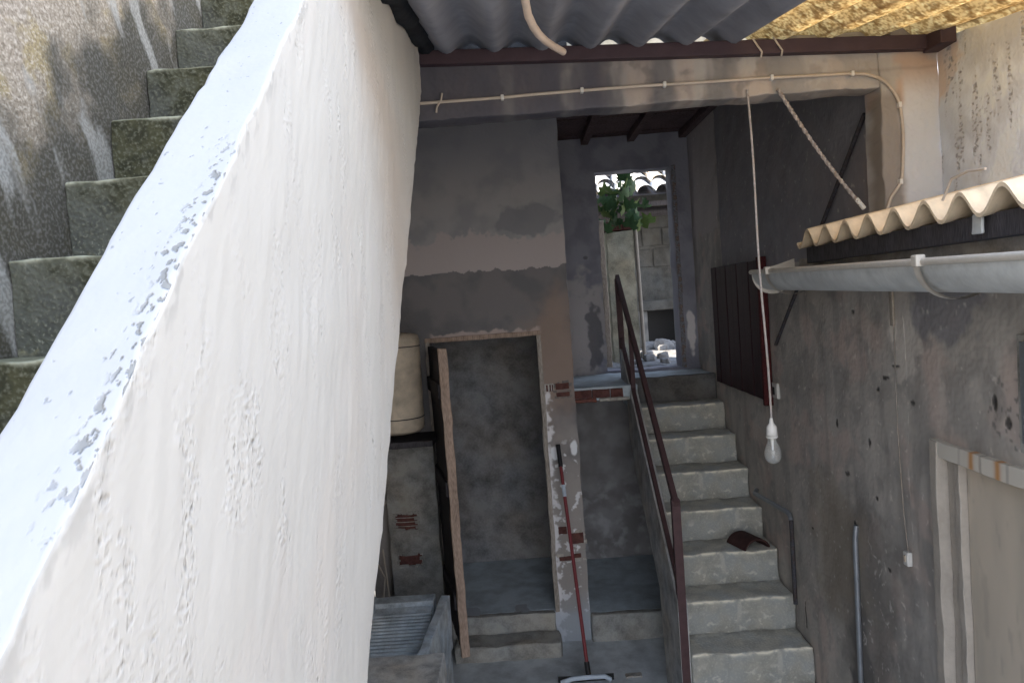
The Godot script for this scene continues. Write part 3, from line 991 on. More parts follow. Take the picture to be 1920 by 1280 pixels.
# ------------------------------------------------------------------ landing, stair, railing
func _landing_and_stairs() -> void:
	# back wall with the upper doorway
	var bw := thing("back_wall", "dark plastered back wall with a tall upper doorway into daylight", "wall", P(0.9, 0, 6.3))
	var w := MB.new()
	wall(w, P(0.33, 0, 6.2), Vector3.RIGHT, Vector3.UP, Vector3.BACK, Vector2(1.22, 3.7), [Rect2(0.365, 1.765, 0.61, 1.645)], 0.18, 0.05, 0.006, func(p, _n): return Vector2((p.x - 0.3) / 1.4, (3.8 - p.y) / 3.8))
	part("wall", w, M.back_wall, bw)
	var jb := MB.new()
	rough(jb, Vector3(1.315, 1.76, -6.21), Vector3(1.345, 3.42, -6.17), 0.06, 0.004, 0.003)
	part("jamb", jb, tri(0.30, 0.30, 0.33, "rust", 3.0), bw)
	# floor of the recess
	var rf := MB.new()
	rough(rf, Vector3(0.338, 0.0, -6.196), Vector3(1.455, 0.2, -5.122), 0.06, 0.010, 0.004)
	var ro := thing("recess_floor", "raised blue-grey concrete floor of the dark recess under the landing", "floor", P(0.7, 0, 5.6))
	part("slab", rf, M.floor, ro)
	var rz := MB.new()
	rough(rz, Vector3(0.34, 0.0, -5.12), Vector3(1.40, 0.203, -5.06), 0.05, 0.014, 0.006)
	part("worn_edge", rz, M.concrete, ro)
	# landing
	var ld := thing("landing", "concrete landing slab with broken red brick edge", "landing", P(0.9, 1.6, 5.8))
	var l := MB.new()
	rough(l, Vector3(0.334, 1.655, -6.19), Vector3(0.80, 1.75, -5.31), 0.05, 0.008, 0.004)
	part("slab", l, M.floor, ld)
	var l2 := MB.new()
	rough(l2, Vector3(0.80, 1.50, -6.19), Vector3(1.458, 1.743, -5.724), 0.05, 0.012, 0.004)
	part("slab", l2, M.floor, ld)
	var l5 := MB.new()
	rough(l5, Vector3(0.796, 1.50, -5.76), Vector3(1.458, 1.749, -5.70), 0.05, 0.010, 0.005)
	part("worn_edge", l5, M.dark_concrete, ld)
	for k in 3:
		var b := MB.new()
		rough(b, Vector3(0.34 + 0.13 * k, 1.677 - 0.002 * k, -5.36), Vector3(0.34 + 0.13 * k + [0.127, 0.126, 0.09][k], 1.733, -5.292), 0.03, 0.004, 0.003)
		part("brick", b, M.brick, ld)
	var l3 := MB.new()
	rough(l3, Vector3(0.52, 1.648, -5.40), Vector3(0.735, 1.672, -5.285), 0.03, 0.006, 0.003)
	part("mortar_bed", l3, M.mortar, ld)
	var l4 := MB.new()
	rough(l4, Vector3(0.34, 1.648, -5.40), Vector3(0.50, 1.674, -5.296), 0.03, 0.006, 0.004)
	part("mortar_bed", l4, tri(0.24, 0.10, 0.08, "grime", 3.0), ld)

	# right flight
	var st := thing("concrete_stairs", "worn grey concrete stairs climbing to the landing", "stairs", P(1.12, 0, 4.8))
	for i in range(-1, 7):
		var y := 0.42 + 0.189 * i
		var d := 3.96 + 0.252 * i
		var b := MB.new()
		var sh := rng.randf() * 0.45
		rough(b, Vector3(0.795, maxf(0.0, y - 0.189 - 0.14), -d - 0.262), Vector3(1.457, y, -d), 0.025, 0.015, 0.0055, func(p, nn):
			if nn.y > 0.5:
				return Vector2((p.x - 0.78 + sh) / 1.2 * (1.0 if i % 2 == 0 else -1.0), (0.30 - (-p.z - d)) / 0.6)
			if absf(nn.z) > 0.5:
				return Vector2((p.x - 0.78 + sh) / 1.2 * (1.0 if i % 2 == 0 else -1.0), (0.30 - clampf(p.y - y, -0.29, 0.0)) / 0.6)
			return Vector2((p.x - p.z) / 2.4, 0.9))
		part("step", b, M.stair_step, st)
	# side panel of the flight
	var poly := PackedVector2Array([Vector2(3.98, 0.0), Vector2(4.47, 0.0), Vector2(4.54, 0.58), Vector2(5.25, 1.13), Vector2(5.47, 1.40), Vector2(5.47, 1.655), Vector2(5.72, 1.66), Vector2(5.72, 1.98), Vector2(5.55, 1.90), Vector2(4.64, 1.215), Vector2(3.98, 0.72)])
	var sp := MB.new()
	prism(sp, poly, func(q: Vector2, off: float) -> Vector3: return P(off, q.y, q.x), 0.74, 0.793)
	part("side_panel", sp, tri(0.60, 0.585, 0.56, "grime", 0.9), st)

	# railing
	var rl := thing("stair_railing", "dark red steel railing along the concrete stairs", "railing", P(0.765, 0.0, 4.0))
	var bar := func(a: Vector3, b: Vector3, w_: float, h_: float) -> MB:
		var m := MB.new()
		var z := (b - a)
		var zz := z.normalized()
		var xx := Vector3.UP.cross(zz)
		if xx.length() < 0.1:
			xx = Vector3.RIGHT
		xx = xx.normalized()
		var yy := zz.cross(xx)
		rough(m, Vector3(-w_ / 2, -h_ / 2, 0), Vector3(w_ / 2, h_ / 2, z.length()), 0.3, 0.003, 0.0)
		m.xf(Transform3D(Basis(xx, yy, zz), a))
		return m
	part("post", bar.call(P(0.765, 0.0, 4.0), P(0.765, 1.275, 4.0), 0.046, 0.045), M.red_rail, rl)
	part("post", bar.call(P(0.765, 1.70, 5.74), P(0.765, 2.52, 5.78), 0.045, 0.02), M.red_rail, rl)
	part("post", bar.call(P(0.765, 1.55, 5.28), P(0.765, 2.15, 5.28), 0.03, 0.012), M.red_rail, rl)
	part("top_rail", bar.call(P(0.765, 1.245, 3.975), P(0.765, 2.535, 5.79), 0.030, 0.045), M.red_rail, rl)
	part("lower_rail", bar.call(P(0.762, 0.77, 4.0), P(0.762, 2.06, 5.74), 0.026, 0.026), M.red_rail, rl)

# ------------------------------------------------------------------ cross beam, pier, side wall
func _portal() -> void:
	var o := thing("cross_beam", "stained concrete cross beam with pier over the stairs", "beam", P(0.6, 3.1, 2.9))
	var uvb := func(p: Vector3, nn: Vector3) -> Vector2:
		var yy := p.y
		if absf(nn.y) > 0.5:
			yy = 3.12 + (-p.z - 2.86) * 0.5
		return Vector2((p.x + 0.4) / 2.1, (3.4 - yy) / 1.0)
	var b := MB.new()
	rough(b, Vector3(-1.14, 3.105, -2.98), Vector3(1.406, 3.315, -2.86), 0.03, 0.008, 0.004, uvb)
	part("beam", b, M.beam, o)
	# the pier only stands above the long wall's own face
	var c2 := MB.new()
	rough(c2, Vector3(1.404, 2.5, -2.99), Vector3(1.63, 3.287, -2.857), 0.04, 0.010, 0.005, func(p, nn):
		if absf(nn.x) > 0.5:
			return Vector2((1.45 + 0.4 + (-p.z - 2.86) * 0.3) / 2.1, (3.4 - p.y) / 1.0)
		return Vector2((p.x + 0.4) / 2.1, (3.4 - p.y) / 1.0))
	part("pier", c2, M.beam, o)
	# ledge and upstand behind the beam added to close off the skylight
	var up := MB.new()
	rough(up, Vector3(-1.14, 3.2, -3.36), Vector3(1.63, 3.275, -2.982), 0.2, 0.0, 0.0)
	part("ledge", up, M.concrete, o)
	var us := MB.new()
	rough(us, Vector3(0.28, 3.278, -3.36), Vector3(1.63, 4.0, -3.25), 0.2, 0.0, 0.0)
	var us2 := MB.new()
	rough(us2, Vector3(-1.14, 3.278, -3.36), Vector3(0.278, 4.0, -3.25), 0.2, 0.0, 0.0)
	part("filler_upstand", us2, M.tar, o)  # dark half added so no light shows in the left roof gaps
	part("filler_upstand", us, tri(0.62, 0.55, 0.42, "grime", 1.0), o)  # cream half stands in for sunlight in the right roof gaps
	# pale side wall
	var sw := MB.new()
	var top := func(p: Vector3) -> Vector3:
		var t: float = 3.262 - 0.155 * (2.86 + p.z)
		return Vector3(p.x, lerpf(2.3, t, p.y), p.z)
	rough(sw, Vector3(1.62, 0.0, -2.855), Vector3(1.85, 1.0, 1.5), 0.05, 0.004, 0.003, func(p, _n):
		var t: float = 3.262 - 0.155 * (2.86 + p.z)
		return Vector2((-p.z - 1.2) / 1.8, (3.4 - lerpf(2.3, t, p.y)) / 1.0), top)
	tag(part("side_wall", sw, M.side_wall), "pale flaking side wall above the low canopy roof", "wall")

# ------------------------------------------------------------------ long right wall with the grey door
func _right_building() -> void:
	var b := thing("right_building", "long stained grey wall with a rusty framed doorway", "building", P(1.5, 0, 3.0))
	var w := MB.new()
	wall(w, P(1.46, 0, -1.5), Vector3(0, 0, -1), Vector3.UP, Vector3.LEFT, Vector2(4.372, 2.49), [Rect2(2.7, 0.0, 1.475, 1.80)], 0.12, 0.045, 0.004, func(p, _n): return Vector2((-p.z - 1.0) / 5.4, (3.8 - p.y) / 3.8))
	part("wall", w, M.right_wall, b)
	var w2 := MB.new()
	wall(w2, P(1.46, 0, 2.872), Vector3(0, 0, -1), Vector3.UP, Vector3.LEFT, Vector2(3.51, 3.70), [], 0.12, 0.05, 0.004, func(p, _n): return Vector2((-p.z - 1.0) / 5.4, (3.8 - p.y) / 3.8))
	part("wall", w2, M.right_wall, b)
	# frame pieces
	var fr := thing("grey_door", "closed plain grey door in a worn pale frame with rusty head", "door", P(1.47, 0, 2.0))
	for q in [[2.63, 2.675, 1.43], [2.585, 2.628, 1.47], [2.545, 2.575, 1.462]]:
		var f := MB.new()
		rough(f, Vector3(q[2], 0.0, -q[1]), Vector3(1.55, 1.80, -q[0]), 0.04, 0.004, 0.0028)
		part("frame_strip", f, M.frame_pale, fr)
	var hd := MB.new()
	rough(hd, Vector3(1.435, 1.745, -2.68), Vector3(1.55, 1.802, -1.2), 0.04, 0.004, 0.0025, func(p, _n): return Vector2((-p.z - 1.3) / 1.6, (1.85 - p.y) / 0.15))
	part("frame_head", hd, M.frame_rust, fr)
	var lf := MB.new()
	rough(lf, Vector3(1.485, 0.01, -2.54), Vector3(1.525, 1.744, -1.22), 0.1, 0.004, 0.001, func(p, _n): return Vector2((-p.z - 1.3) / 1.4, (1.85 - p.y) / 1.85))
	part("door_leaf", lf, M.grey_door, fr)
	# meter flap at the frame's edge
	var fl := thing("wall_hatch", "small grey hatch high on the stained wall at the picture edge", "hatch", P(1.45, 1.8, 2.1))
	var h := MB.new()
	rough(h, Vector3(1.445, 1.85, -2.20), Vector3(1.458, 2.20, -1.8), 0.05, 0.003, 0.001)
	part("frame", h, M.concrete, fl)
	var h2 := MB.new()
	rough(h2, Vector3(1.438, 1.88, -2.18), Vector3(1.446, 2.18, -1.82), 0.05, 0.003, 0.001)
	part("panel", h2, M.steel, fl)
	# boarded red shutter
	var s := thing("red_shutter", "dark red boarded shutter on the wall above the stairs", "shutter", P(1.44, 1.68, 5.0))
	for k in 9:
		var q := MB.new()
		var d0 := 4.43 + 0.128 * k
		rough(q, Vector3(1.432 + 0.003 * (k % 2), 1.70, -(d0 + 0.121)), Vector3(1.454, 2.545, -d0), 0.2, 0.004, 0.001)
		part("board", q, M.red_wood, s)
	var q3 := MB.new()
	rough(q3, Vector3(1.405, 1.68, -4.432), Vector3(1.457, 2.56, -4.40), 0.2, 0.004, 0.001)
	part("frame_post", q3, tri(0.09, 0.02, 0.022, "wood", 2.0), s)

# ------------------------------------------------------------------ roofs
func sheet(x0: float, x1: float, d0: float, d1: float, yf: Callable, amp: float, phase: float, th: float, m: Material, uvf, along_x := false) -> MB:
	# corrugated in x, running in d (or swapped)
	var mb := MB.new()
	var nu := int((x1 - x0) / 0.0147)
	var nv := 14
	var vs := mb.v.size()
	var is0 := mb.ix.size()
	for s in 2:
		var rows := []
		var uvs := []
		for j in nv + 1:
			var row := PackedVector3Array()
			var ur := PackedVector2Array()
			for i in nu + 1:
				var a := x0 + (x1 - x0) * i / nu
				var b := d0 + (d1 - d0) * j / nv
				var y: float = yf.call(a, b) + amp * cos(TAU * (a - phase) / 0.177) + 0.0006 * nD.get_noise_2d(a * 6.0, b * 3.0)
				if s == 1:
					y += th
				row.append(P(b, y, a) if along_x else P(a, y, b))
				ur.append(uvf.call(a, b) if uvf != null else Vector2(a, b))
			rows.append(row); uvs.append(ur)
		var st := mb.v.size()
		var si := mb.ix.size()
		mb.grid(rows, uvs, Vector3.DOWN if s == 0 else Vector3.UP)
		mb.smooth(st, si)
	# edges
	var W := nu + 1
	var half := W * (nv + 1)
	for j in [0, nv]:
		for i in nu:
			var k0: int = j * W + i
			var no := Vector3(0, 0, 1 if j == 0 else -1)
			if along_x:
				no = Vector3(-1 if j == 0 else 1, 0, 0)
			mb.quad(mb.v[k0], mb.v[k0 + 1], mb.v[half + k0 + 1], mb.v[half + k0], no)
	for i in [0, nu]:
		for j in nv:
			var k0: int = j * W + i
			var no := Vector3(-1 if i == 0 else 1, 0, 0)
			if along_x:
				no = Vector3(0, 0, 1 if i == 0 else -1)
			mb.quad(mb.v[k0], mb.v[k0 + W], mb.v[half + k0 + W], mb.v[half + k0], no)
	return mb

func _roofs() -> void:
	var yf := func(x: float, d: float) -> float:
		return 3.366 - 0.040 * (x + 0.2) + 0.16 * (d - 2.86)
	var ph := -0.203 + 0.0885
	var a := sheet(-0.292, 0.862, 1.55, 2.95, yf, 0.028, ph, 0.007, M.fibro, null)
	tag(part("grey_roof_sheet", a, M.fibro), "grey corrugated fibre cement roof sheet seen from below", "roof sheet")
	var yf2 := func(x: float, d: float) -> float:
		return 3.372 - 0.040 * (x + 0.2) + 0.16 * (d - 2.86)
	var b := sheet(0.80, 1.72, 2.0, 3.02, yf2, 0.026, ph, 0.004, M.translucent, func(u, v): return Vector2((u - 0.75) / 1.0, (v - 1.9) / 1.14))
	tag(part("yellow_roof_sheet", b, M.translucent), "yellow translucent corrugated roof sheet speckled with lichen", "roof sheet")
	# tar strip between sheet and parapet
	var t := MB.new()
	var pts := []
	for k in 16:
		var d := 1.55 + 1.27 * k / 15.0
		pts.append(P(-0.283 + 0.006 * sin(k * 2.3), float(yf.call(-0.28, d)) + 0.012 - 0.01 * sin(k * 1.7), d))
	t.tube(pts, 0.038, 9)
	tag(part("tar_seam", t, M.tar), "black tar seam where the grey roof meets the white parapet", "seam")
	# steel tube under the sheets
	var s := thing("steel_tube", "dark red steel tube carrying the roof sheets above the beam", "tube", P(0.65, 3.25, 2.83))
	var e := MB.new()
	rough(e, Vector3(-0.31, -0.026, -0.02), Vector3(1.60, 0.026, 0.02), 0.4, 0.004, 0.0)
	e.xf(Transform3D(Basis(Vector3(0, 0, 1), -0.0435), P(0, 3.313, 2.832)))
	part("tube", e, M.red_steel, s)
	var e2 := MB.new()
	rough(e2, Vector3(1.56, 3.208, -2.84), Vector3(1.617, 3.268, -2.72), 0.2, 0.004, 0.0)
	part("end_bracket", e2, M.red_steel, s)
	for xx in [0.955, 1.03]:
		var e3 := MB.new()
		e3.tube([P(xx - 0.03, 3.30, 2.808), P(xx - 0.015, 3.272, 2.806), P(xx, 3.25, 2.807), P(xx, 3.235, 2.82)], 0.004, 6)
		part("wire_tie", e3, M.cable, s)
	# ceiling over the landing and the yard behind the beam
	var c := thing("ceiling", "dark reddish board ceiling over the landing", "ceiling", P(0.3, 3.68, 4.8))
	for k in 17:
		var q := MB.new()
		var d0 := 3.37 + 0.18 * k
		rough(q, Vector3(-1.14, 3.69 + 0.002 * (k % 3), -(d0 + 0.176)), Vector3(1.60, 3.72, -d0), 0.5, 0.003, 0.001)
		part("board", q, M.ceiling, c)
	var slab := MB.new()
	rough(slab, Vector3(-1.3, 3.725, -6.45), Vector3(1.75, 3.82, -3.365), 0.5, 0.0, 0.0)
	part("roof_slab", slab, M.concrete, c)
	for xx in [0.62, 1.0, 1.42]:
		var j := MB.new()
		rough(j, Vector3(xx - 0.03, 3.635, -6.19), Vector3(xx + 0.03, 3.6885, -3.37), 0.4, 0.005, 0.001)
		part("joist", j, M.ceiling, c)
	# mortar plugs
	# hose loop hanging from the roof
	var h := MB.new()
	h.tube([P(0.057, 3.202, 1.82), P(0.071, 3.185, 2.0), P(0.078, 3.168, 2.06), P(0.093, 3.158, 2.12), P(0.109, 3.157, 2.18), P(0.13, 3.158, 2.24), P(0.159, 3.166, 2.32), P(0.195, 3.18, 2.42)], 0.0115, 10)
	tag(part("hanging_hose", h, M.hose), "cream plastic hose hanging out from under the grey roof sheet", "hose")

# ------------------------------------------------------------------ low canopy on the right, gutter
func _canopy() -> void:
	var yf := func(a: float, b: float) -> float:     # a = distance, b = x
		return 2.566 + 0.18 * (b - 1.2) + 0.004 * (a - 2.5)
	var mb := sheet(0.9, 3.22, 1.2, 1.615, yf, 0.034, 3.19 - 0.0885, 0.011, M.fibro_tan, null, true)
	var cp := thing("canopy_roof", "low corrugated fibre cement canopy roof over the gutter", "canopy", P(1.4, 2.57, 2.1))
	part("corrugated_sheet", mb, M.fibro_tan, cp)
	var pu := MB.new()
	rough(pu, Vector3(1.232, 2.475, -3.2), Vector3(1.296, 2.541, -0.9), 0.3, 0.004, 0.002)
	part("purlin", pu, M.wood_dark, cp)
	for k in [0, 3]:
		var dd: float = 1.99 + 0.177 * k
		var ws := MB.new()
		rough(ws, Vector3(1.213, 2.49, -dd - 0.022), Vector3(1.222, 2.545, -dd + 0.022), 0.02, 0.004, 0.002)
		if k == 0:
			part("clip", ws, M.zinc, cp)
	var wr := MB.new()
	wr.tube([P(1.25, 2.66, 2.0), P(1.24, 2.665, 2.06), P(1.235, 2.655, 2.13), P(1.225, 2.60, 2.16)], 0.004, 6)
	part("wire", wr, M.cable, cp)
	# fascia and gutter
	var f := MB.new()
	rough(f, Vector3(1.30, 2.375, -3.47), Vector3(1.335, 2.50, -0.9), 0.04, 0.004, 0.002)
	tag(part("fascia_board", f, M.fascia), "dirty brown fascia board between canopy roof and gutter", "board")
	var g := thing("gutter", "grey half round metal gutter along the stained wall", "gutter", P(1.19, 2.4, 2.2))
	var t := MB.new()
	var cx := 1.195
	var r := 0.097
	for s in 2:
		var rows := []
		var uvs := []
		for j in 27:
			var row := PackedVector3Array()
			var ur := PackedVector2Array()
			var d := 0.9 + (3.53 - 0.9) * j / 26.0
			for i in 17:
				var an := PI + PI * i / 16.0
				var rr := r - 0.0025 * s
				row.append(P(cx + rr * cos(an), 2.425 + 0.020 * (d - 2.0) + rr * 0.90 * sin(an), d))
				ur.append(Vector2(i * 0.05, d))
			rows.append(row); uvs.append(ur)
		var st := t.v.size()
		var si := t.ix.size()
		t.grid(rows, uvs, Vector3.DOWN if s == 0 else Vector3.UP)
		t.smooth(st, si)
	part("trough", t, M.zinc, g)
	var lp := MB.new()
	var pts := []
	for j in 27:
		var d := 0.9 + (3.535 - 0.9) * j / 26.0
		pts.append(P(cx - r - 0.002, 2.428 + 0.020 * (d - 2.0), d))
	lp.tube(pts, 0.0105, 8)
	part("rolled_lip", lp, M.zinc_lip, g)
	var ec := MB.new()
	var ring := PackedVector2Array()
	ring.append(Vector2(1.098, 2.452))
	for i in range(1, 16):
		var an := PI + PI * i / 16.0
		ring.append(Vector2(cx + r * cos(an), 2.443 + r * 0.95 * sin(an)))
	ring.append(Vector2(1.299, 2.443)); ring.append(Vector2(1.299, 2.508))
	prism(ec, ring, func(q: Vector2, off: float) -> Vector3: return P(q.x, q.y, off), 3.525, 3.531)
	part("end_cap", ec, M.zinc_lip, g)
	for dd in [2.05, 3.28]:
		var br := MB.new()
		for s in 2:
			var rows := []
			var uvs := []
			for j in 2:
				var row := PackedVector3Array()
				var ur := PackedVector2Array()
				for i in 21:
					var an := PI * 0.96 + PI * 1.04 * i / 20.0
					var rr := r + 0.016 - 0.004 * s
					row.append(P(cx + rr * cos(an), 2.425 + 0.020 * (dd - 2.0) + rr * 0.93 * sin(an), dd + 0.026 * (j - 0.5)))
					ur.append(Vector2(i * 0.05, j))
				rows.append(row); uvs.append(ur)
			var st := br.v.size()
			var si := br.ix.size()
			br.grid(rows, uvs, Vector3.DOWN if s == 0 else Vector3.UP)
			br.smooth(st, si)
		rough(br, Vector3(1.076, 2.415 + 0.020 * (dd - 2.0), -dd - 0.015), Vector3(1.104, 2.448 + 0.020 * (dd - 2.0), -dd + 0.015), 0.02, 0.005, 0.0)
		part("bracket", br, M.zinc_lip, g)

# ------------------------------------------------------------------ what shows through the upper doorway
func _beyond() -> void:
	var f := MB.new()
	rough(f, Vector3(-0.5, 1.55, -11.0), Vector3(3.5, 1.765, -6.385), 0.12, 0.0, 0.012)
	struct_("upper_yard", f, M.rubble)
	var ter := MB.new()
	ter.box(Vector3(-0.5, 0, -11.0), Vector3(3.5, 1.53, -6.39))
	struct_("terrace_fill", ter, M.dark_concrete)
	var p := thing("yard_pillar", "pale plastered wall end behind the upper doorway with brick top", "wall", P(0.97, 1.76, 7.1))
	var pl := MB.new()
	rough(pl, Vector3(0.845, 1.7, -7.4), Vector3(1.105, 2.99, -7.0), 0.05, 0.012, 0.006)
	part("plaster", pl, M.yard_and_shade_wall, p)
	for k in 3:
		var b := MB.new()
		rough(b, Vector3(0.80 + 0.105 * k, 2.995, -7.2), Vector3(0.80 + 0.105 * k + 0.1, 3.075 + 0.02 * (k % 2), -7.0), 0.03, 0.006, 0.003)
		part("brick", b, M.tile_red, p)
	var po := MB.new()
	rough(po, Vector3(0.735, 1.74, -6.66), Vector3(0.785, 3.06, -6.60), 0.05, 0.006, 0.005)
	tag(part("weathered_post", po, M.wood_pale), "flaking whitish wooden post just inside the upper doorway's left side", "post")
	var pp := MB.new()
	pp.tube([P(1.135, 1.76, 7.0), P(1.13, 2.4, 7.0), P(1.12, 3.1, 7.0)], 0.018, 8)
	tag(part("drain_pipe", pp, tri(0.22, 0.20, 0.18, "stucco", 3.0)), "pale pipe standing beside the plastered wall end behind the doorway", "pipe")
	# shed at the back
	var sh := thing("shed", "dark lean-to shed with pale tiled roof seen through the upper doorway", "shed", P(1.6, 1.76, 9.0))
	var bw := MB.new()
	rough(bw, Vector3(0.3, 1.7, -9.3), Vector3(3.2, 3.82, -9.0), 0.1, 0.01, 0.006)
	part("wall", bw, M.shed_wall, sh)
	for q in [[1.30, 2.95, 0.20], [1.52, 2.95, 0.22], [1.76, 2.95, 0.2], [1.40, 2.70, 0.22], [1.64, 2.70, 0.2]]:
		var b := MB.new()
		rough(b, Vector3(q[0], q[1], -9.02), Vector3(q[0] + q[2], q[1] + 0.21, -8.985), 0.05, 0.008, 0.004)
		part("block", b, M.shed_wall, sh)
	var rf := MB.new()
	rough(rf, Vector3(0.4, 3.30, -9.2), Vector3(3.2, 3.40, -8.95), 0.3, 0.0, 0.0)
	part("lintel", rf, M.wood_dark, sh)
	var pu := MB.new()
	rough(pu, Vector3(0.4, 3.33, -8.24), Vector3(3.2, 3.38, -8.16), 0.3, 0.004, 0.0)
	part("purlin", pu, M.wood_dark, sh)
	for row in 3:
		for k in 9:
			var tl := MB.new()
			var x0 := 0.62 + 0.2 * k + 0.02 * row
			var d0 := 8.0 + 0.36 * row
			var rows := []
			var uvs := []
			for j in 4:
				var rw := PackedVector3Array()
				var ur := PackedVector2Array()
				for i in 9:
					var an := PI * i / 8.0
					rw.append(P(x0 + 0.09 * cos(an) * (1.0 - 0.03 * j), 3.46 + 0.075 * sin(an) + 0.15 * row + 0.13 * j / 3.0 + (rng.randf() - 0.5) * 0.002, d0 + 0.42 * j / 3.0))
					ur.append(Vector2(i, j))
				rows.append(rw); uvs.append(ur)
			tl.grid(rows, uvs, Vector3.UP)
			tl.smooth(0, 0)
			var tl2 := MB.new()
			tl2.v = tl.v.duplicate(); tl2.n = tl.n.duplicate(); tl2.t = tl.t.duplicate(); tl2.ix = tl.ix.duplicate()
			part("roof_tile", tl2, M.tile_roof if (k + row) % 5 != 1 else M.fibro_tan, sh)
	var un := MB.new()
	un.quad(P(0.4, 3.43, 8.02), P(3.0, 3.43, 8.02), P(3.0, 3.88, 9.2), P(0.4, 3.88, 9.2), Vector3.UP)
	part("roof_deck", un, M.wood_dark, sh)
	# basin bench below
	var s := thing("wash_bench", "pale stone wash bench with dark opening behind the upper doorway", "bench", P(1.6, 1.76, 8.6))
	var sl := MB.new()
	rough(sl, Vector3(1.36, 2.19, -8.9), Vector3(1.95, 2.30, -8.4), 0.06, 0.01, 0.004)
	part("slab", sl, M.shed_wall, s)
	for xx in [1.36, 1.86]:
		var lg := MB.new()
		rough(lg, Vector3(xx, 1.7, -8.85), Vector3(xx + 0.07, 2.19, -8.45), 0.08, 0.01, 0.004)
		part("leg", lg, M.dark_concrete, s)
	var bk := MB.new()
	bk.quad(P(1.3, 1.7, 8.95), P(2.0, 1.7, 8.95), P(2.0, 2.2, 8.95), P(1.3, 2.2, 8.95), Vector3.BACK)  # black sheet stands in for the shade under the bench
	part("dark_void_sheet", bk, M.black, s)
	var yw := MB.new()
	rough(yw, Vector3(0.2, 1.7, -7.9), Vector3(0.42, 5.0, -6.46), 0.2, 0.01, 0.004)  # out of view, added only to keep sun off the yard
	tag(part("yard_and_shade_wall", yw, M.yard_and_shade_wall), "tall unseen wall added to shade the yard left of the upper doorway", "wall")
	# rubble lumps
	var spots := [[1.42, 8.3, 0.07, "left of the wash bench opening"], [1.55, 8.2, 0.09, "biggest one before the wash bench"], [1.66, 8.35, 0.06, "right below the wash bench slab"], [1.50, 8.0, 0.05, "small one nearest the bench heap"], [1.72, 8.05, 0.05, "rightmost by the doorway jamb"], [0.92, 6.55, 0.05, "just inside the left door post"], [1.02, 6.75, 0.035, "smallest one behind the railing"], [1.16, 6.9, 0.05, "at the drain pipe foot"], [1.25, 6.6, 0.04, "on the upper doorway sill"], [1.33, 7.1, 0.05, "close to the right door jamb"], [1.2, 7.3, 0.06, "midway between sill and bench"]]
	for q in spots:
		var l := MB.new()
		var c := P(q[0], 1.765 + q[2] * 0.5, q[1])
		var rr: float = q[2]
		rough(l, c - Vector3(rr, rr * 0.7, rr * 0.8), c + Vector3(rr, rr * 0.7, rr * 0.8), rr * 0.5, rr * 0.45, rr * 0.25)
		tag(part("rubble_lump", l, M.rubble), "pale broken rubble lump, " + str(q[3]), "rubble", "rubble lumps beyond the upper doorway")
	# plant over the pillar
	var pln := thing("climbing_plant", "green broad leaved plant growing over the plastered wall end", "plant", P(1.0, 3.1, 6.95))
	var stem := MB.new()
	stem.tube([P(0.86, 3.0, 7.1), P(0.95, 3.2, 6.95), P(1.03, 3.38, 6.85), P(1.10, 3.6, 6.9), P(1.16, 3.85, 7.0)], 0.012, 6)
	part("stem", stem, M.leaf_pale, pln)
	var lm := _leaf_mesh()
	for k in 50:
		var mi := MeshInstance3D.new()
		mi.mesh = lm
		mi.name = "leaf"
		mi.material_override = M.leaf if rng.randf() < 0.75 else M.leaf_pale
		var u := rng.randf()
		var at := P(0.76 + 0.46 * rng.randf(), 2.98 + 0.42 * rng.randf(), 6.70 + 0.30 * rng.randf())
		if k > 36:
			at = P(1.0 + 0.16 * u, 3.38 + 0.35 * u, 6.8 + 0.2 * rng.randf())
		var sc := 0.085 + 0.06 * rng.randf()
		mi.transform = Transform3D(Basis.from_euler(Vector3(rng.randf_range(-0.2, 1.5), rng.randf_range(-1.6, 1.6), rng.randf_range(-0.8, 0.8))).scaled(Vector3.ONE * sc), at - pln.position)
		pln.add_child(mi, true)

func _leaf_mesh() -> ArrayMesh:
	var m := MB.new()
	var out := [Vector2(0, 0.2), Vector2(-0.35, -0.05), Vector2(-0.62, 0.25), Vector2(-0.42, 0.45), Vector2(-0.5, 0.8), Vector2(-0.2, 0.75), Vector2(0, 1.25), Vector2(0.2, 0.75), Vector2(0.5, 0.8), Vector2(0.42, 0.45), Vector2(0.62, 0.25), Vector2(0.35, -0.05)]
	var ring := PackedVector3Array()
	for q in out:
		ring.append(Vector3(q.x, q.y * 0.92 - 0.3, -0.35 * q.x * q.x - 0.2 * q.y * q.y))
	ring.append(ring[0])
	m.fan(Vector3(0, 0.1, 0.05), ring, Vector3.BACK)
	m.smooth(0, 0)
	return m.mesh()

# broken plaster lips round a patch of laid-open brick
func flakes(lo: Vector2, hi: Vector2, d: float, parent: Node3D, m: Material, many: int) -> void:
	for k in many:
		var t := float(k) / many + 0.03 * rng.randf()
		var per := 2.0 * (hi.x - lo.x) + 2.0 * (hi.y - lo.y)
		var s := t * per
		var c := Vector2.ZERO
		if s < hi.x - lo.x:
			c = Vector2(lo.x + s, lo.y)
		elif s < hi.x - lo.x + hi.y - lo.y:
			c = Vector2(hi.x, lo.y + s - (hi.x - lo.x))
		elif s < 2.0 * (hi.x - lo.x) + hi.y - lo.y:
			c = Vector2(hi.x - (s - (hi.x - lo.x) - (hi.y - lo.y)), hi.y)
		else:
			c = Vector2(lo.x, hi.y - (s - 2.0 * (hi.x - lo.x) - (hi.y - lo.y)))
		var r := 0.006 + 0.012 * rng.randf()
		var b := MB.new()
		rough(b, Vector3(c.x - r * 1.4, c.y - r * 0.8, -d - 0.012), Vector3(c.x + r * 1.4, c.y + r * 0.8, -d + 0.004), r * 0.7, 0.004, 0.0035)
		part("plaster_flake", b, m, parent)

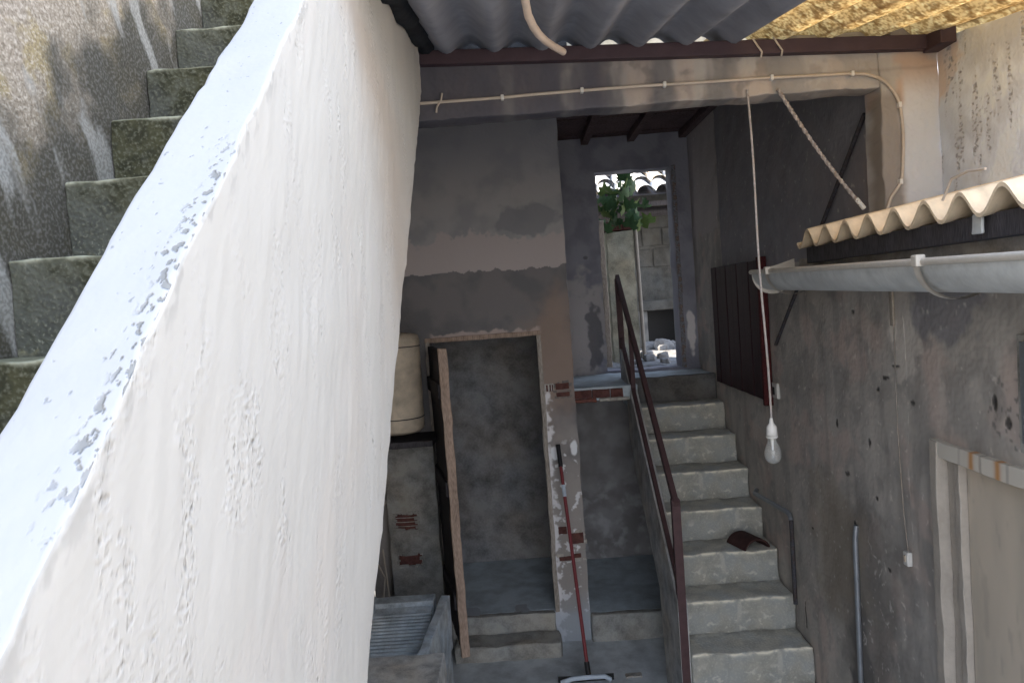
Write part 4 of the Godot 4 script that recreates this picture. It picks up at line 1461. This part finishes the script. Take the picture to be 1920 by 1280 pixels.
# ------------------------------------------------------------------ laundry corner
func _laundry() -> void:
	var pr := thing("brick_pier", "brown plastered pier with two laid-open brick patches behind the washtub", "pier", P(-0.81, 0, 5.0))
	var w := MB.new()
	var uvp := func(p: Vector3, _n: Vector3) -> Vector2: return Vector2(p.x, -p.y)
	wall(w, P(-0.985, 0, 4.95), Vector3.RIGHT, Vector3.UP, Vector3.BACK, Vector2(0.335, 1.50), [Rect2(0.045, 0.92, 0.15, 0.115), Rect2(0.045, 0.672, 0.165, 0.083)], 0.145, 0.018, 0.003, uvp, 0.03)
	part("plaster", w, tri(0.36, 0.345, 0.32, "grime", 1.1, 0.9, 0.2), pr)
	for k in 4:
		var b := MB.new()
		rough(b, Vector3(-0.942, 0.918 + 0.029 * k, -4.985), Vector3(-0.785, 0.918 + 0.029 * k + 0.022, -4.955), 0.03, 0.004, 0.002)
		part("brick", b, M.brick, pr)
	var mo := MB.new()
	rough(mo, Vector3(-0.945, 0.915, -4.99), Vector3(-0.78, 1.04, -4.966), 0.03, 0.002, 0.001)
	part("mortar", mo, M.mortar, pr)
	var b2 := MB.new()
	rough(b2, Vector3(-0.935, 0.676, -4.985), Vector3(-0.78, 0.75, -4.954), 0.03, 0.008, 0.003)
	part("brick", b2, M.brick, pr)
	var mo2 := MB.new()
	rough(mo2, Vector3(-0.945, 0.668, -4.99), Vector3(-0.77, 0.758, -4.966), 0.03, 0.002, 0.001)
	part("mortar", mo2, M.mortar, pr)
	var pm := tri(0.36, 0.345, 0.32, "grime", 1.1, 0.9, 0.2)
	flakes(Vector2(-0.94, 0.92), Vector2(-0.79, 1.035), 4.95, pr, pm, 14)
	flakes(Vector2(-0.94, 0.672), Vector2(-0.775, 0.755), 4.95, pr, pm, 12)
	for q in [[-0.93, 0.663, 0.03], [-0.83, 0.662, 0.022], [-0.79, 0.745, 0.02], [-0.925, 0.748, 0.012]]:
		var fm := MB.new()
		rough(fm, Vector3(q[0], q[1], -4.965), Vector3(q[0] + q[2], q[1] + 0.009, -4.944), 0.01, 0.003, 0.002)
		part("mortar_bit", fm, M.mortar, pr)
	var sf := MB.new()
	rough(sf, Vector3(-1.14, 1.515, -5.09), Vector3(-0.62, 1.555, -4.72), 0.06, 0.008, 0.004)
	tag(part("wall_shelf", sf, M.wood_dark), "dark shelf slab under the cream tank", "shelf")
	# tank
	var tk := thing("water_tank", "cream cylindrical water tank half hidden by the white parapet", "tank", P(-0.885, 1.56, 4.86))
	var tr := Transform3D(Basis(Vector3.BACK, -0.015), P(-0.885, 0, 4.86))
	var q := MB.new()
	q.lathe(Vector3.ZERO, [Vector2(0.0, 1.60), Vector2(0.15, 1.605), Vector2(0.178, 1.63), Vector2(0.182, 1.70), Vector2(0.182, 1.70)], 28)
	q.xf(tr)
	part("bottom_cap", q, M.cream, tk)
	var q2 := MB.new()
	q2.lathe(Vector3.ZERO, [Vector2(0.176, 1.70), Vector2(0.180, 1.708), Vector2(0.180, 2.20), Vector2(0.17, 2.235), Vector2(0.12, 2.25), Vector2(0.0, 2.252)], 28)
	q2.xf(tr)
	part("body", q2, M.cream, tk)
	for yy in [1.704, 2.165]:
		var q3 := MB.new()
		q3.lathe(Vector3.ZERO, [Vector2(0.179, yy - 0.003), Vector2(0.1825, yy - 0.003), Vector2(0.1825, yy + 0.003), Vector2(0.179, yy + 0.003)], 28)
		q3.xf(tr)
		part("band", q3, M.wood_dark, tk)
	# washtub with ribbed board
	var tub := thing("wash_tub", "blue-grey cement washtub with ribbed scrubbing board", "washtub", P(-0.8, 0, 3.8))
	var body := MB.new()
	rough(body, Vector3(-1.14, 0.013, -4.3), Vector3(-0.545, 0.46, -3.2), 0.08, 0.012, 0.003)
	part("body", body, M.sink, tub)
	var sl := MB.new()
	rough(sl, Vector3(-1.14, 0.46, -3.49), Vector3(-0.478, 0.75, -3.1), 0.05, 0.008, 0.004)
	part("front_slab", sl, M.sink_slab, tub)
	var rim := MB.new()
	rough(rim, Vector3(-0.05, 0.44, -0.73), Vector3(0.0, 0.75, 0.0), 0.06, 0.007, 0.003)
	rim.xf(Transform3D(Basis(Vector3.UP, -0.055), P(-0.562, 0, 3.485)).translated_local(Vector3.ZERO))
	part("rim", rim, M.sink, tub)
	var rim2 := MB.new()
	rough(rim2, Vector3(-1.0, 0.44, -4.25), Vector3(-0.945, 0.755, -3.49), 0.06, 0.007, 0.003)
	part("rim", rim2, M.sink, tub)
	var rb := MB.new()
	rough(rb, Vector3(-0.995, 0.44, -4.27), Vector3(-0.61, 0.74, -4.16), 0.06, 0.008, 0.003)
	part("back_rim", rb, M.sink, tub)
	var bd := MB.new()
	bd.quad(P(-0.95, 0.715, 4.17), P(-0.62, 0.715, 4.17), P(-0.60, 0.60, 3.49), P(-0.95, 0.60, 3.49), Vector3(0, 1, 0.2).normalized())
	part("scrubbing_board", bd, M.sink, tub)
	for k in 19:
		var t := (k + 0.6) / 19.5
		var rbm := MB.new()
		rbm.tube([P(-0.948, 0.70 - 0.10 * t, 4.10 - 0.60 * t), P(-0.612, 0.70 - 0.10 * t, 4.10 - 0.60 * t)], 0.0105, 6)
		part("rib", rbm, M.sink, tub)
	# loose cables in the dark corner left of the pier
	var cb := MB.new()
	cb.tube([P(-1.13, 1.1, 5.0), P(-1.06, 1.05, 4.97), P(-0.99, 1.12, 4.94), P(-1.03, 1.2, 4.95)], 0.006, 6)
	cb.tube([P(-1.12, 0.75, 5.0), P(-1.03, 0.62, 4.9), P(-1.05, 0.45, 4.85), P(-1.0, 0.5, 4.85), P(-1.04, 0.8, 4.95)], 0.007, 6)
	tag(part("loose_cable", cb, M.cable), "tangled loose cable in the dark corner left of the pier", "cable")

# ------------------------------------------------------------------ small things
func _small_things() -> void:
	# hanging bulb
	var lb := thing("hanging_bulb", "unlit clear light bulb hanging on a long cord from the beam", "light bulb", P(0.927, 1.72, 2.84))
	var cd := MB.new()
	var pts := []
	for k in 15:
		var t := k / 14.0
		pts.append(P(lerpf(0.908, 0.927, t) + 0.003 * sin(t * 9.0), lerpf(3.13, 1.885, t), lerpf(2.852, 2.84, t)))
	cd.tube(pts, 0.0045, 7)
	part("cord", cd, M.rope, lb)
	var so := MB.new()
	so.lathe(P(0.927, 0, 2.84), [Vector2(0.0, 1.890), Vector2(0.006, 1.888), Vector2(0.009, 1.868), Vector2(0.019, 1.855), Vector2(0.021, 1.822), Vector2(0.0, 1.821)], 16)
	part("socket", so, M.white_plastic, lb)
	var cp := MB.new()
	cp.lathe(P(0.927, 0, 2.84), [Vector2(0.0, 1.822), Vector2(0.0215, 1.8205), Vector2(0.0225, 1.814), Vector2(0.020, 1.811), Vector2(0.0, 1.8105)], 16)
	part("collar", cp, M.white_plastic, lb)
	var gl := MB.new()
	gl.lathe(P(0.927, 0, 2.84), [Vector2(0.015, 1.812), Vector2(0.017, 1.800), Vector2(0.022, 1.785), Vector2(0.029, 1.768), Vector2(0.0315, 1.750), Vector2(0.029, 1.732), Vector2(0.021, 1.719), Vector2(0.010, 1.7135), Vector2(0.0, 1.7125)], 22)
	part("glass_bulb", gl, M.glass, lb)
	var inn := MB.new()
	inn.lathe(P(0.927, 0, 2.84), [Vector2(0.0, 1.812), Vector2(0.009, 1.810), Vector2(0.005, 1.79), Vector2(0.003, 1.765), Vector2(0.0, 1.764)], 10)
	part("glass_stem", inn, M.white_plastic, lb)
	# rope from beam to canopy
	var rp := thing("twisted_rope", "twisted rope stretched from the beam to the canopy roof", "rope", P(1.2, 2.9, 2.9))
	var a := P(1.023, 3.12, 2.852)
	var b := P(1.34, 2.665, 2.90)
	for s in 2:
		var m := MB.new()
		var pl := []
		for k in 61:
			var t := k / 60.0
			var c := a.lerp(b, t) + Vector3(0, -0.02 * sin(PI * t), 0)
			pl.append(c + Vector3(cos(t * 130.0 + PI * s), sin(t * 130.0 + PI * s) * 0.6, sin(t * 130.0 + PI * s)) * 0.0042)
		m.tube(pl, 0.0052, 6)
		part("strand", m, M.rope if s == 0 else tri(0.38, 0.32, 0.29, "grime", 8.0), rp)
	var kn := MB.new()
	kn.tube([P(1.315, 2.70, 2.898), P(1.345, 2.66, 2.90)], 0.009, 8)
	part("end_clamp", kn, M.white_plastic, rp)
	# conduit along the beam
	var cn := thing("beam_cable", "pale cable clipped along the beam and bent down the pier", "cable", P(0.6, 3.17, 2.85))
	var c := MB.new()
	var cp2 := Curve3D.new()
	for q in [[-0.33, 3.168], [-0.013, 3.167], [0.127, 3.170], [0.506, 3.171], [0.685, 3.168], [0.983, 3.165], [1.28, 3.158], [1.37, 3.145], [1.426, 3.112], [1.468, 3.04], [1.479, 2.922], [1.471, 2.784], [1.458, 2.735], [1.425, 2.69], [1.408, 2.645]]:
		cp2.add_point(P(q[0], q[1], 2.848))
	for k in range(1, cp2.point_count - 1):
		var tg := (cp2.get_point_position(k + 1) - cp2.get_point_position(k - 1)) * 0.16
		cp2.set_point_in(k, -tg); cp2.set_point_out(k, tg)
	var bp := []
	for p in cp2.tessellate(4, 2.0):
		bp.append(p)
	c.tube(bp, 0.0058, 7)
	part("cable", c, M.cable, cn)
	for q in [[-0.01, 3.167], [0.29, 3.171], [0.60, 3.170], [1.0, 3.165], [1.30, 3.157], [1.470, 3.03], [1.462, 2.745]]:
		var cl := MB.new()
		rough(cl, Vector3(q[0] - 0.006, q[1] - 0.010, -2.862), Vector3(q[0] + 0.006, q[1] + 0.010, -2.839), 0.02, 0.003, 0.0)
		part("clip", cl, M.white_plastic, cn)
	# scraps of tape and wire at the beam's left end
	var tw := MB.new()
	tw.tube([P(-0.235, 3.20, 2.85), P(-0.24, 3.175, 2.845), P(-0.258, 3.15, 2.846), P(-0.262, 3.13, 2.85)], 0.004, 6)
	tag(part("wire_scrap", tw, M.cable), "short scrap of wire dangling at the beam's dark end", "wire")
	# iron strut leaning along the wall
	var sr := MB.new()
	sr.tube([P(1.438, 3.05, 3.06), P(1.438, 2.05, 4.255)], 0.0095, 8)
	tag(part("diagonal_strut", sr, M.dark_pipe), "thin dark iron strut running diagonally across the wall", "strut")
	# wall handrail
	var hr := thing("wall_handrail", "short dull pipe handrail low on the wall beside the stairs", "handrail", P(1.4, 0.5, 4.3))
	var h1 := MB.new()
	h1.tube([P(1.425, 1.095, 4.72), P(1.40, 1.085, 4.68), P(1.40, 1.13, 4.10), P(1.40, 1.125, 4.06), P(1.40, 1.10, 4.045)], 0.014, 8)
	part("rail", h1, M.steel, hr)
	var h2 := MB.new()
	h2.tube([P(1.40, 1.10, 4.046), P(1.402, 0.63, 4.05)], 0.012, 8)
	part("post", h2, M.dark_pipe, hr)
	# drain pipe on the wall
	var dp := MB.new()
	dp.tube([P(1.452, 1.28, 3.35), P(1.445, 1.22, 3.352), P(1.444, 0.6, 3.36), P(1.444, 0.0, 3.365)], 0.0125, 8, true)
	tag(part("wall_pipe", dp, M.steel), "grey metal pipe rising from the ground against the sooty wall", "pipe")
	# pull switch with its cord and trunking
	var ps := thing("cord_switch", "small white switch hanging on a thin cord beside the grey door", "switch", P(1.45, 1.27, 2.9))
	var s1 := MB.new()
	s1.tube([P(1.452, 2.20, 2.93), P(1.450, 1.8, 2.932), P(1.447, 1.45, 2.905), P(1.447, 1.315, 2.885)], 0.0025, 6)
	part("cord", s1, M.fascia, ps)
	var s2 := MB.new()
	rough(s2, Vector3(1.434, 1.262, -2.902), Vector3(1.456, 1.318, -2.868), 0.03, 0.005, 0.0)
	part("switch_body", s2, M.white_plastic, ps)
	var s3 := MB.new()
	rough(s3, Vector3(1.430, 1.28, -2.89), Vector3(1.4338, 1.305, -2.878), 0.03, 0.0015, 0.0)
	part("rocker", s3, M.cream, ps)
	var tk := MB.new()
	rough(tk, Vector3(1.447, 2.20, -2.95), Vector3(1.457, 2.44, -2.925), 0.05, 0.003, 0.0)
	part("trunking", tk, M.fascia, ps)
	# socket by the shutter
	var sk := thing("wall_socket", "broken white wall socket beside the red shutter", "socket", P(1.45, 1.76, 4.3))
	var k1 := MB.new()
	rough(k1, Vector3(1.438, 1.735, -4.36), Vector3(1.457, 1.825, -4.28), 0.04, 0.005, 0.002)
	part("plate", k1, M.white_plastic, sk)
	var k2 := MB.new()
	rough(k2, Vector3(1.434, 1.755, -4.345), Vector3(1.4375, 1.80, -4.315), 0.04, 0.0015, 0.0)
	part("hole_cover", k2, M.black, sk)
	# roof tile left on the stairs
	var tl := MB.new()
	var rows := []
	var uvs := []
	for s in 2:
		for j in 5:
			var row := PackedVector3Array()
			var ur := PackedVector2Array()
			for i in 13:
				var an := PI * (0.08 + 0.84 * i / 12.0)
				var rr := 0.098 - 0.012 * s
				row.append(Vector3(rr * cos(an), rr * 0.85 * sin(an) - 0.012, -0.09 + 0.18 * j / 4.0))
				ur.append(Vector2(i * 0.05, j * 0.05))
			rows.append(row); uvs.append(ur)
		tl.grid(rows.slice(s * 5, s * 5 + 5), uvs.slice(s * 5, s * 5 + 5), Vector3.UP if s == 0 else Vector3.DOWN)
	tl.smooth(0, 0)
	for i in 12:
		tl.quad(rows[4][i], rows[4][i + 1], rows[9][i + 1], rows[9][i], Vector3.BACK)
	tl.xf(Transform3D(Basis.from_euler(Vector3(0.02, 0.35, -0.05)), P(1.305, 0.792, 4.56)))
	tag(part("roof_tile", tl, tri(0.075, 0.036, 0.032, "grime", 3.0)), "curved dark red roof tile lying on a stair tread", "roof tile")
	# paint scrap on the floor
	var sc := MB.new()
	rough(sc, Vector3(0.50, 0.014, -4.60), Vector3(0.60, 0.024, -4.545), 0.02, 0.004, 0.006)
	tag(part("plaster_scrap", sc, M.mortar), "flat pale plaster scrap on the courtyard floor by the railing foot", "scrap")
	# floor squeegee leaning on the house pier
	var sq := thing("floor_squeegee", "red handled floor squeegee leaning against the house pier", "squeegee", P(0.27, 0.02, 4.6))
	var top := P(0.192, 1.41, 5.045)
	var bot := P(0.262, 0.075, 4.52)
	var g1 := MB.new()
	g1.tube([top, top.lerp(bot, 0.105)], 0.0155, 10)
	part("grip", g1, M.black, sq)
	var g2 := MB.new()
	g2.tube([top.lerp(bot, 0.10), top.lerp(bot, 0.20)], 0.012, 8)
	part("pole_upper", g2, M.red_pole, sq)
	var g3 := MB.new()
	g3.tube([top.lerp(bot, 0.19), top.lerp(bot, 0.245)], 0.0135, 8)
	part("pole_sleeve", g3, M.blue_white, sq)
	var g4 := MB.new()
	g4.tube([top.lerp(bot, 0.24), top.lerp(bot, 0.97)], 0.012, 8)
	part("pole", g4, M.red_pole, sq)
	var g5 := MB.new()
	g5.tube([top.lerp(bot, 0.955), bot, bot + Vector3(0, -0.025, 0.01)], 0.017, 10)
	part("ferrule", g5, M.black, sq)
	var g6 := MB.new()
	g6.tube([bot + Vector3(-0.17, -0.052, 0.0), bot + Vector3(-0.10, -0.025, 0.012), bot + Vector3(0.0, -0.018, 0.016), bot + Vector3(0.10, -0.022, 0.012), bot + Vector3(0.135, -0.05, 0.0)], 0.015, 8)
	part("head", g6, M.blue_white, sq)
	var g7 := MB.new()
	rough(g7, Vector3(bot.x - 0.19, 0.012, bot.z - 0.03), Vector3(bot.x + 0.16, 0.05, bot.z - 0.018), 0.1, 0.003, 0.002)
	part("blade", g7, M.black, sq)
